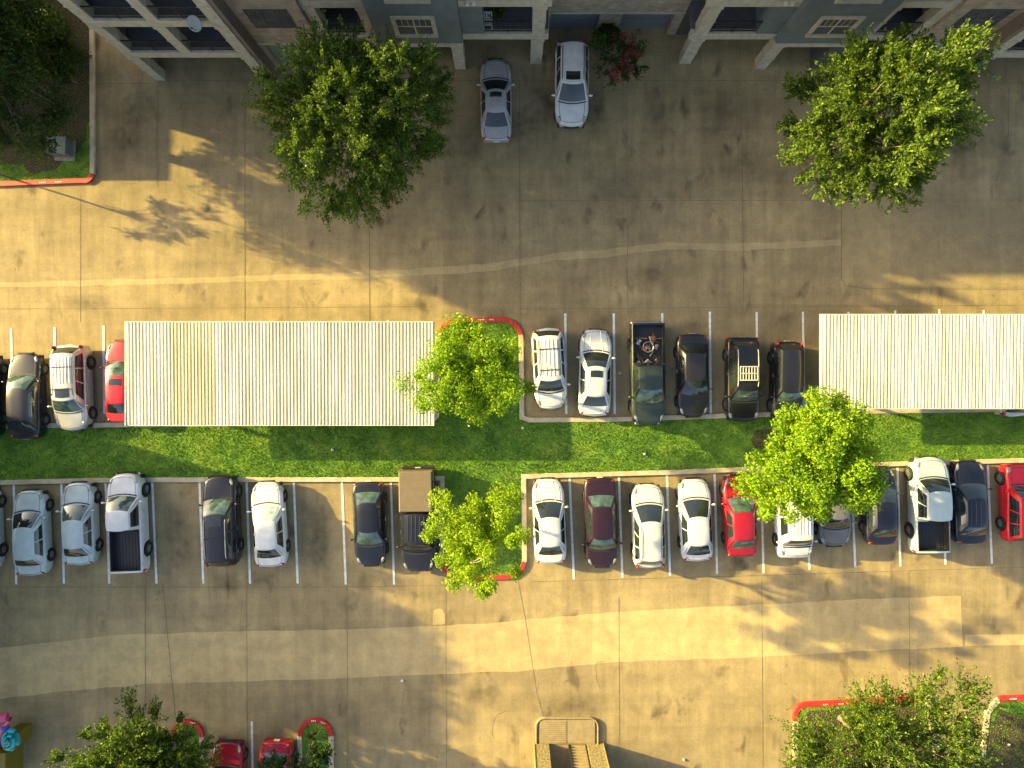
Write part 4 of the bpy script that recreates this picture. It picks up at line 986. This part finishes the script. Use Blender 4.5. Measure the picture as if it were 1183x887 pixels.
# scrap in the green pickup's bed
bx, by = seen(746, 405, .75)
sw = thing('bicycle_wheel', 'round spoked wheel lying on the scrap in the green pickup bed', 'wheel', (bx + .1, by + .2, .95))
MB().tube([(.29 * math.cos(i / 20 * 6.283), .29 * math.sin(i / 20 * 6.283), .03 * math.cos(i / 20 * 6.283)) for i in range(21)], [.024] * 21, 6).build('rim', M_rim, sw)
s = MB()
for i in range(6): a = i / 6 * 6.283; s.tube([(0, 0, .02), (.28 * math.cos(a), .28 * math.sin(a), .0)], [.008, .008], 4)
s.build('spokes', M_rim, sw)
M_junk = [mat('junk_brown', (.16, .10, .06), .8, var=.3, scale=8), mat('junk_grey', (.25, .25, .24), .5, .3, var=.3, scale=8), mat('junk_pale', (.6, .58, .52), .7, var=.2), mat('junk_rust', (.22, .09, .04), .9, var=.3)]
for i in range(30):
    q = random.Random(i + 500)
    ox, oy = q.uniform(-.6, .6), q.uniform(-.75, .95); kind = i % 3
    b = MB()
    if kind == 0: b.tube([(-q.uniform(.15, .45), 0, 0), (q.uniform(-.05, .05), .04, .05), (q.uniform(.15, .45), 0, 0)], [.025, .02, .03], 7)
    elif kind == 1:
        b.tube([(0, 0, -.07), (0, 0, .06), (0, 0, .08)], [.07, .075, .05], 10)
    else:
        w_, l_, h_ = q.uniform(.06, .16), q.uniform(.08, .2), q.uniform(.03, .10)
        b.box(-w_, w_, -l_, l_, -h_, h_, .015); b.box(-w_ * .8, w_ * .2, -l_ * .5, l_ * .5, h_ + .002, h_ + .03)
    o = b.build('scrap_piece', M_junk[q.randrange(4)], None, 40, (bx + ox, by + oy - .2, .84 + q.uniform(0, .10))); o.rotation_euler = (q.uniform(-.4, .4), q.uniform(-.4, .4), q.uniform(0, 6.28))
    tag(o, 'small piece of scrap lying in the bed of the dark green pickup', 'scrap', 'scrap in the pickup bed')

# ------------------------------------------------------------------ utility box in the planter
x, y = seen(66, 168, .8)
ub = thing('utility_box', 'squat grey-green utility box on a concrete pad in the planting bed', 'utility box', (x, y, .10), R(-2))
M_ub = mat('utility_paint', (0.10, 0.135, 0.125), .55, var=.08)
MB().box(-.52, .52, -.45, .45, .1, .78, .03).build('cabinet', M_ub, ub)
MB().box(-.56, -.05, -.49, .49, .785, .83, .02).box(.0, .56, -.49, .49, .785, .83, .02).build('lid', M_ub, ub)
MB().box(-.56, .60, -.66, .50, 0, .1, .01).build('pad', mat('old_concrete', (0.22, 0.20, 0.15), .9, var=.2), ub)
MB().ball((.40, -.50, .72), (.03, .03, .05)).build('handle', M_chrome, ub)

# ------------------------------------------------------------------ stone bin enclosure at the bottom edge
x, y = g(657, 858)
en = thing('stone_enclosure', 'gold speckled stone gateway with a ladder gate at the bottom edge of the lot', 'enclosure', (x, y, 0))
def EX(p): return gx(p) - x
for a, b in ((617.5, 634), (678, 696)):
    pr = MB().box(EX(a), EX(b), -5.5, 0, 0, 3.3).build('wall', M_pier, en)
    MB().box(EX(a) - .04, EX(b) + .04, -5.5, .04, 3.301, 3.42).build('coping', M_kerb, pr)
M_yel = mat('yellow_edge', (0.42, 0.33, 0.09), .6, var=.15)
MB().box(EX(617.5) - .05, EX(617.5) - .003, -.10, .03, 0, 3.25).build('corner_guard', M_yel, en)
MB().box(EX(696) + .003, EX(696) + .05, -.10, .03, 0, 3.25).build('corner_guard', M_yel, en)
gt_ = MB()
MB().box(EX(656.5), EX(658.5), -.20, -.10, 0.02, 3.1).build('gate_post', M_black, en); MB().box(EX(676), EX(677.6), -.20, -.10, 0.02, 3.1).build('gate_post', M_black, en)
for i in range(11): gt_.box(EX(658.6), EX(675.9), -.18, -.12, .05 + i * .28, .11 + i * .28)
gt_.box(EX(658.6), EX(675.9), -.24, -.19, .02, 3.05)
gt_.build('slatted_gate', mat('gate_tan', (0.30, 0.24, 0.13), .7, var=.15), en)
# low rounded guard round a ribbed loading plate
ug = [(619.5, 858), (619.5, 838)] + arc(629, 838, 9.5, 180, 270, 6) + arc(681, 838, 9.5, 270, 360, 6) + [(690.5, 858)]
r_ = MB(); pts3 = [(gx(p[0]) - x, gy(p[1]) - y) for p in ug]
ribbon(r_, pts3, .10, 0, .16); r_.build('guard_rail', mat('tan_steel', (0.24, 0.19, 0.11), .6, var=.2, scale=6), en)
pl = MB(); pl.box(EX(623), EX(655), .02, 1.38, 0, .12); 
for i in range(11): pl.box(EX(624), EX(653.5), .10 + i * .115, .15 + i * .115, .121, .145)
pl.box(EX(655.1), EX(687), .02, 1.38, 0, .115); pl.build('ribbed_plate', mat('plate_tan', (0.26, 0.205, 0.12), .75, var=.15), en)

# ------------------------------------------------------------------ play structure at the bottom left corner
x, y = g(30, 800)
ps = thing('play_structure', 'colourful play structure with pink tube and turquoise spiral panel at bottom left', 'play structure', (x, y, 0))
def pxy(px, py, h): a = seen(px, py, h); return (a[0] - x, a[1] - y, h)
M_pink = mat('pink_plastic', (0.62, 0.07, 0.22), .35, var=.1, coat=.3); M_turq = mat('turquoise_plastic', (0.015, 0.36, 0.38), .35, var=.1, coat=.3); M_pblue = mat('blue_plastic', (0.03, 0.08, 0.42), .35, var=.1)
MB().tube([pxy(-30, 838, 1.9), pxy(-6, 830, 1.8), pxy(8, 828, 1.7), pxy(12, 830, 1.6)], [.28, .26, .22, .14], 12).build('tube_slide', M_pink, ps, True)
MB().tube([pxy(11, 831, 1.6), pxy(4, 840, 1.4), pxy(0, 850, 1.2), pxy(-4, 866, 1.0)], [.14, .16, .16, .16], 10).build('support_arch', M_pink, ps, True)
c = Vector(pxy(12, 855, 1.5))
sp = MB()
pts = []; rr = []
for i in range(34):
    a = i / 34 * 2.25 * 6.283 + .5; rad = .50 * (1 - i / 38); pts.append((c.x + rad * math.cos(a) * .85, c.y + rad * math.sin(a) * 1.2, c.z + .25 * i / 34)); rr.append(.13 - .08 * i / 34)
sp.tube(pts, rr, 9); sp.tube([(c.x, c.y, c.z - .12), (c.x, c.y, c.z + .02)], [.47, .45], 16); sp.tube([(c.x + .2, c.y - .1, c.z), (c.x + .42, c.y - .25, c.z - .1), (c.x + .46, c.y - .3, c.z - .15)], [.16, .1, .03], 9); sp.tube([(c.x + .05, c.y - .3, c.z - .05), (c.x + .0, c.y - .62, c.z - .15), (c.x, c.y - .66, c.z - .18)], [.17, .1, .04], 9)
sp.build('spiral_panel', M_turq, ps, True)
MB().ball((c.x, c.y, c.z + .27), (.07, .07, .05)).build('hub', mat('gold_knob', (.45, .30, .12), .4, .4), ps, True)
pb_ = pxy(6, 841, 1.5)
MB().ball(pb_, (.2, .2, .2)).tube([pb_, pxy(9, 846, 1.5)], [.12, .10], 8).build('finial', M_pblue, ps, True)
MB().box(c.x - .6, c.x + .1, c.y - .7, c.y + .15, 0, c.z - .2, .05).build('base_block', mat('olive_panel', (0.16, 0.13, 0.012), .6, var=.1), ps)
a = pxy(-20, 872, 1.3)
MB().box(a[0] - .5, a[0] + 1.3, a[1] - 1.6, a[1] + .12, 0, 1.35, .04).build('base_panel', mat('olive_panel', (0.16, 0.13, 0.012), .6, var=.1), ps)

# ------------------------------------------------------------------ litter
for i, (px, py, z, lab) in enumerate(((385, 519, .13, 'white paper scrap on the shaded grass below the carport'), (604, 494, .13, 'white paper scrap on the grass below the tree island'), (465, 786, 0, 'white paper scrap on the lit lane'), (744, 524, .13, 'white paper scrap on the sunlit grass'), (716, 431, 0, 'white paper scrap in the bay beside the green pickup'), (790, 877, 0, 'white paper scrap near the stone gateway'), (1163, 858, .13, 'white paper scrap in the dark corner bed'))):
    q = random.Random(i); b = MB(); b.ball((0, 0, .05), (.085, .07, .05), 7, 5)
    b.v = [(a * q.uniform(.7, 1.3), c_ * q.uniform(.7, 1.3), d * q.uniform(.7, 1.3)) for a, c_, d in b.v]
    tag(b.build('paper_scrap', M_plate, None, False, (*g(px, py), z)), lab, 'litter', 'litter')

# ------------------------------------------------------------------ neighbouring houses beyond the left side, which shade the lot
def house(label, x0, x1, y0, y1, h, wallm):
    cx, cy = g((x0 + x1) / 2, (y0 + y1) / 2); w, d = (x1 - x0) / 40, (y1 - y0) / 40
    t = thing('neighbouring_house', label, 'house', (cx, cy, 0), 0, 'houses beyond the left side of the lot')
    MB().box(-w, w, -d, d, 0, h).build('wall', wallm, t)
    obj('roof', [(-w - .3, -d - .3, h + .01), (w + .3, -d - .3, h + .01), (w + .3, d + .3, h + .01), (-w - .3, d + .3, h + .01), (-w + 3, -d + 3, h + 1.1), (w - 3, -d + 3, h + 1.1), (w - 3, d - 3, h + 1.1), (-w + 3, d - 3, h + 1.1)],
        [(3, 2, 1, 0), (0, 1, 5, 4), (1, 2, 6, 5), (2, 3, 7, 6), (3, 0, 4, 7), (4, 5, 6, 7)], M_shingle, t)
    n = max(2, int(2 * d / 3.5))
    for i in range(n):
        yy = -d + 2 * d * (i + .5) / n
        for z in ([1.0, 4.0] if h > 5 else [1.0]): 
            o = MB().box(w - .05, w + .02, yy - .6, yy + .6, z, z + 1.3).build('window', M_winglass, t)
            MB().box(w, w + .05, yy - .7, yy + .7, z - .1, z - .005).build('sill', M_cream, o)
house('two-storey house beyond the lower left of the lot', -420, -150, 425, 950, 7.6, M_blue)
house('low garage block beyond the upper left of the lot', -420, -30, -150, 138, 3.5, M_stone)

# ------------------------------------------------------------------ camera, light, sky
cam = bpy.data.cameras.new('camera'); co = bpy.data.objects.new('camera', cam); C.objects.link(co); scene.camera = co
co.location = (0, 0, HC); co.rotation_euler = (0, 0, 0)
cam.sensor_fit = 'HORIZONTAL'; cam.sensor_width = 36
cam.lens = 36 * HC / (1183 / PPM)
cam.shift_x = 0; cam.shift_y = -(443.5 - NY) / 1183
cam.clip_start = .5; cam.clip_end = 1500
EL, SL = 17.0, .295
d = Vector((1, -SL, 0)).normalized() * math.cos(R(EL)); d.z = -math.sin(R(EL))
sun = bpy.data.lights.new('sun', 'SUN'); sun.energy = 5.0; sun.angle = R(.6); sun.color = (1.0, .78, .24)
so_ = bpy.data.objects.new('sun', sun); C.objects.link(so_); so_.rotation_euler = d.to_track_quat('-Z', 'Y').to_euler(); so_.location = (-30, 10, 30)
w = bpy.data.worlds.new('World'); scene.world = w; w.use_nodes = True
nt = w.node_tree; sky = nt.nodes.new('ShaderNodeTexSky'); sky.sky_type = 'NISHITA'; sky.sun_disc = False
sky.sun_elevation = R(EL); sky.sun_rotation = math.atan2(-d.x, -d.y)
sky.air_density = 1.0; sky.dust_density = 5.0; sky.ozone_density = .4
bg = nt.nodes['Background']; nt.links.new(sky.outputs['Color'], bg.inputs['Color']); bg.inputs['Strength'].default_value = .11
vs = scene.view_settings; vs.view_transform = 'Standard'; vs.look = 'None'; vs.exposure = 1.87; vs.gamma = 1; vs.use_curve_mapping = False
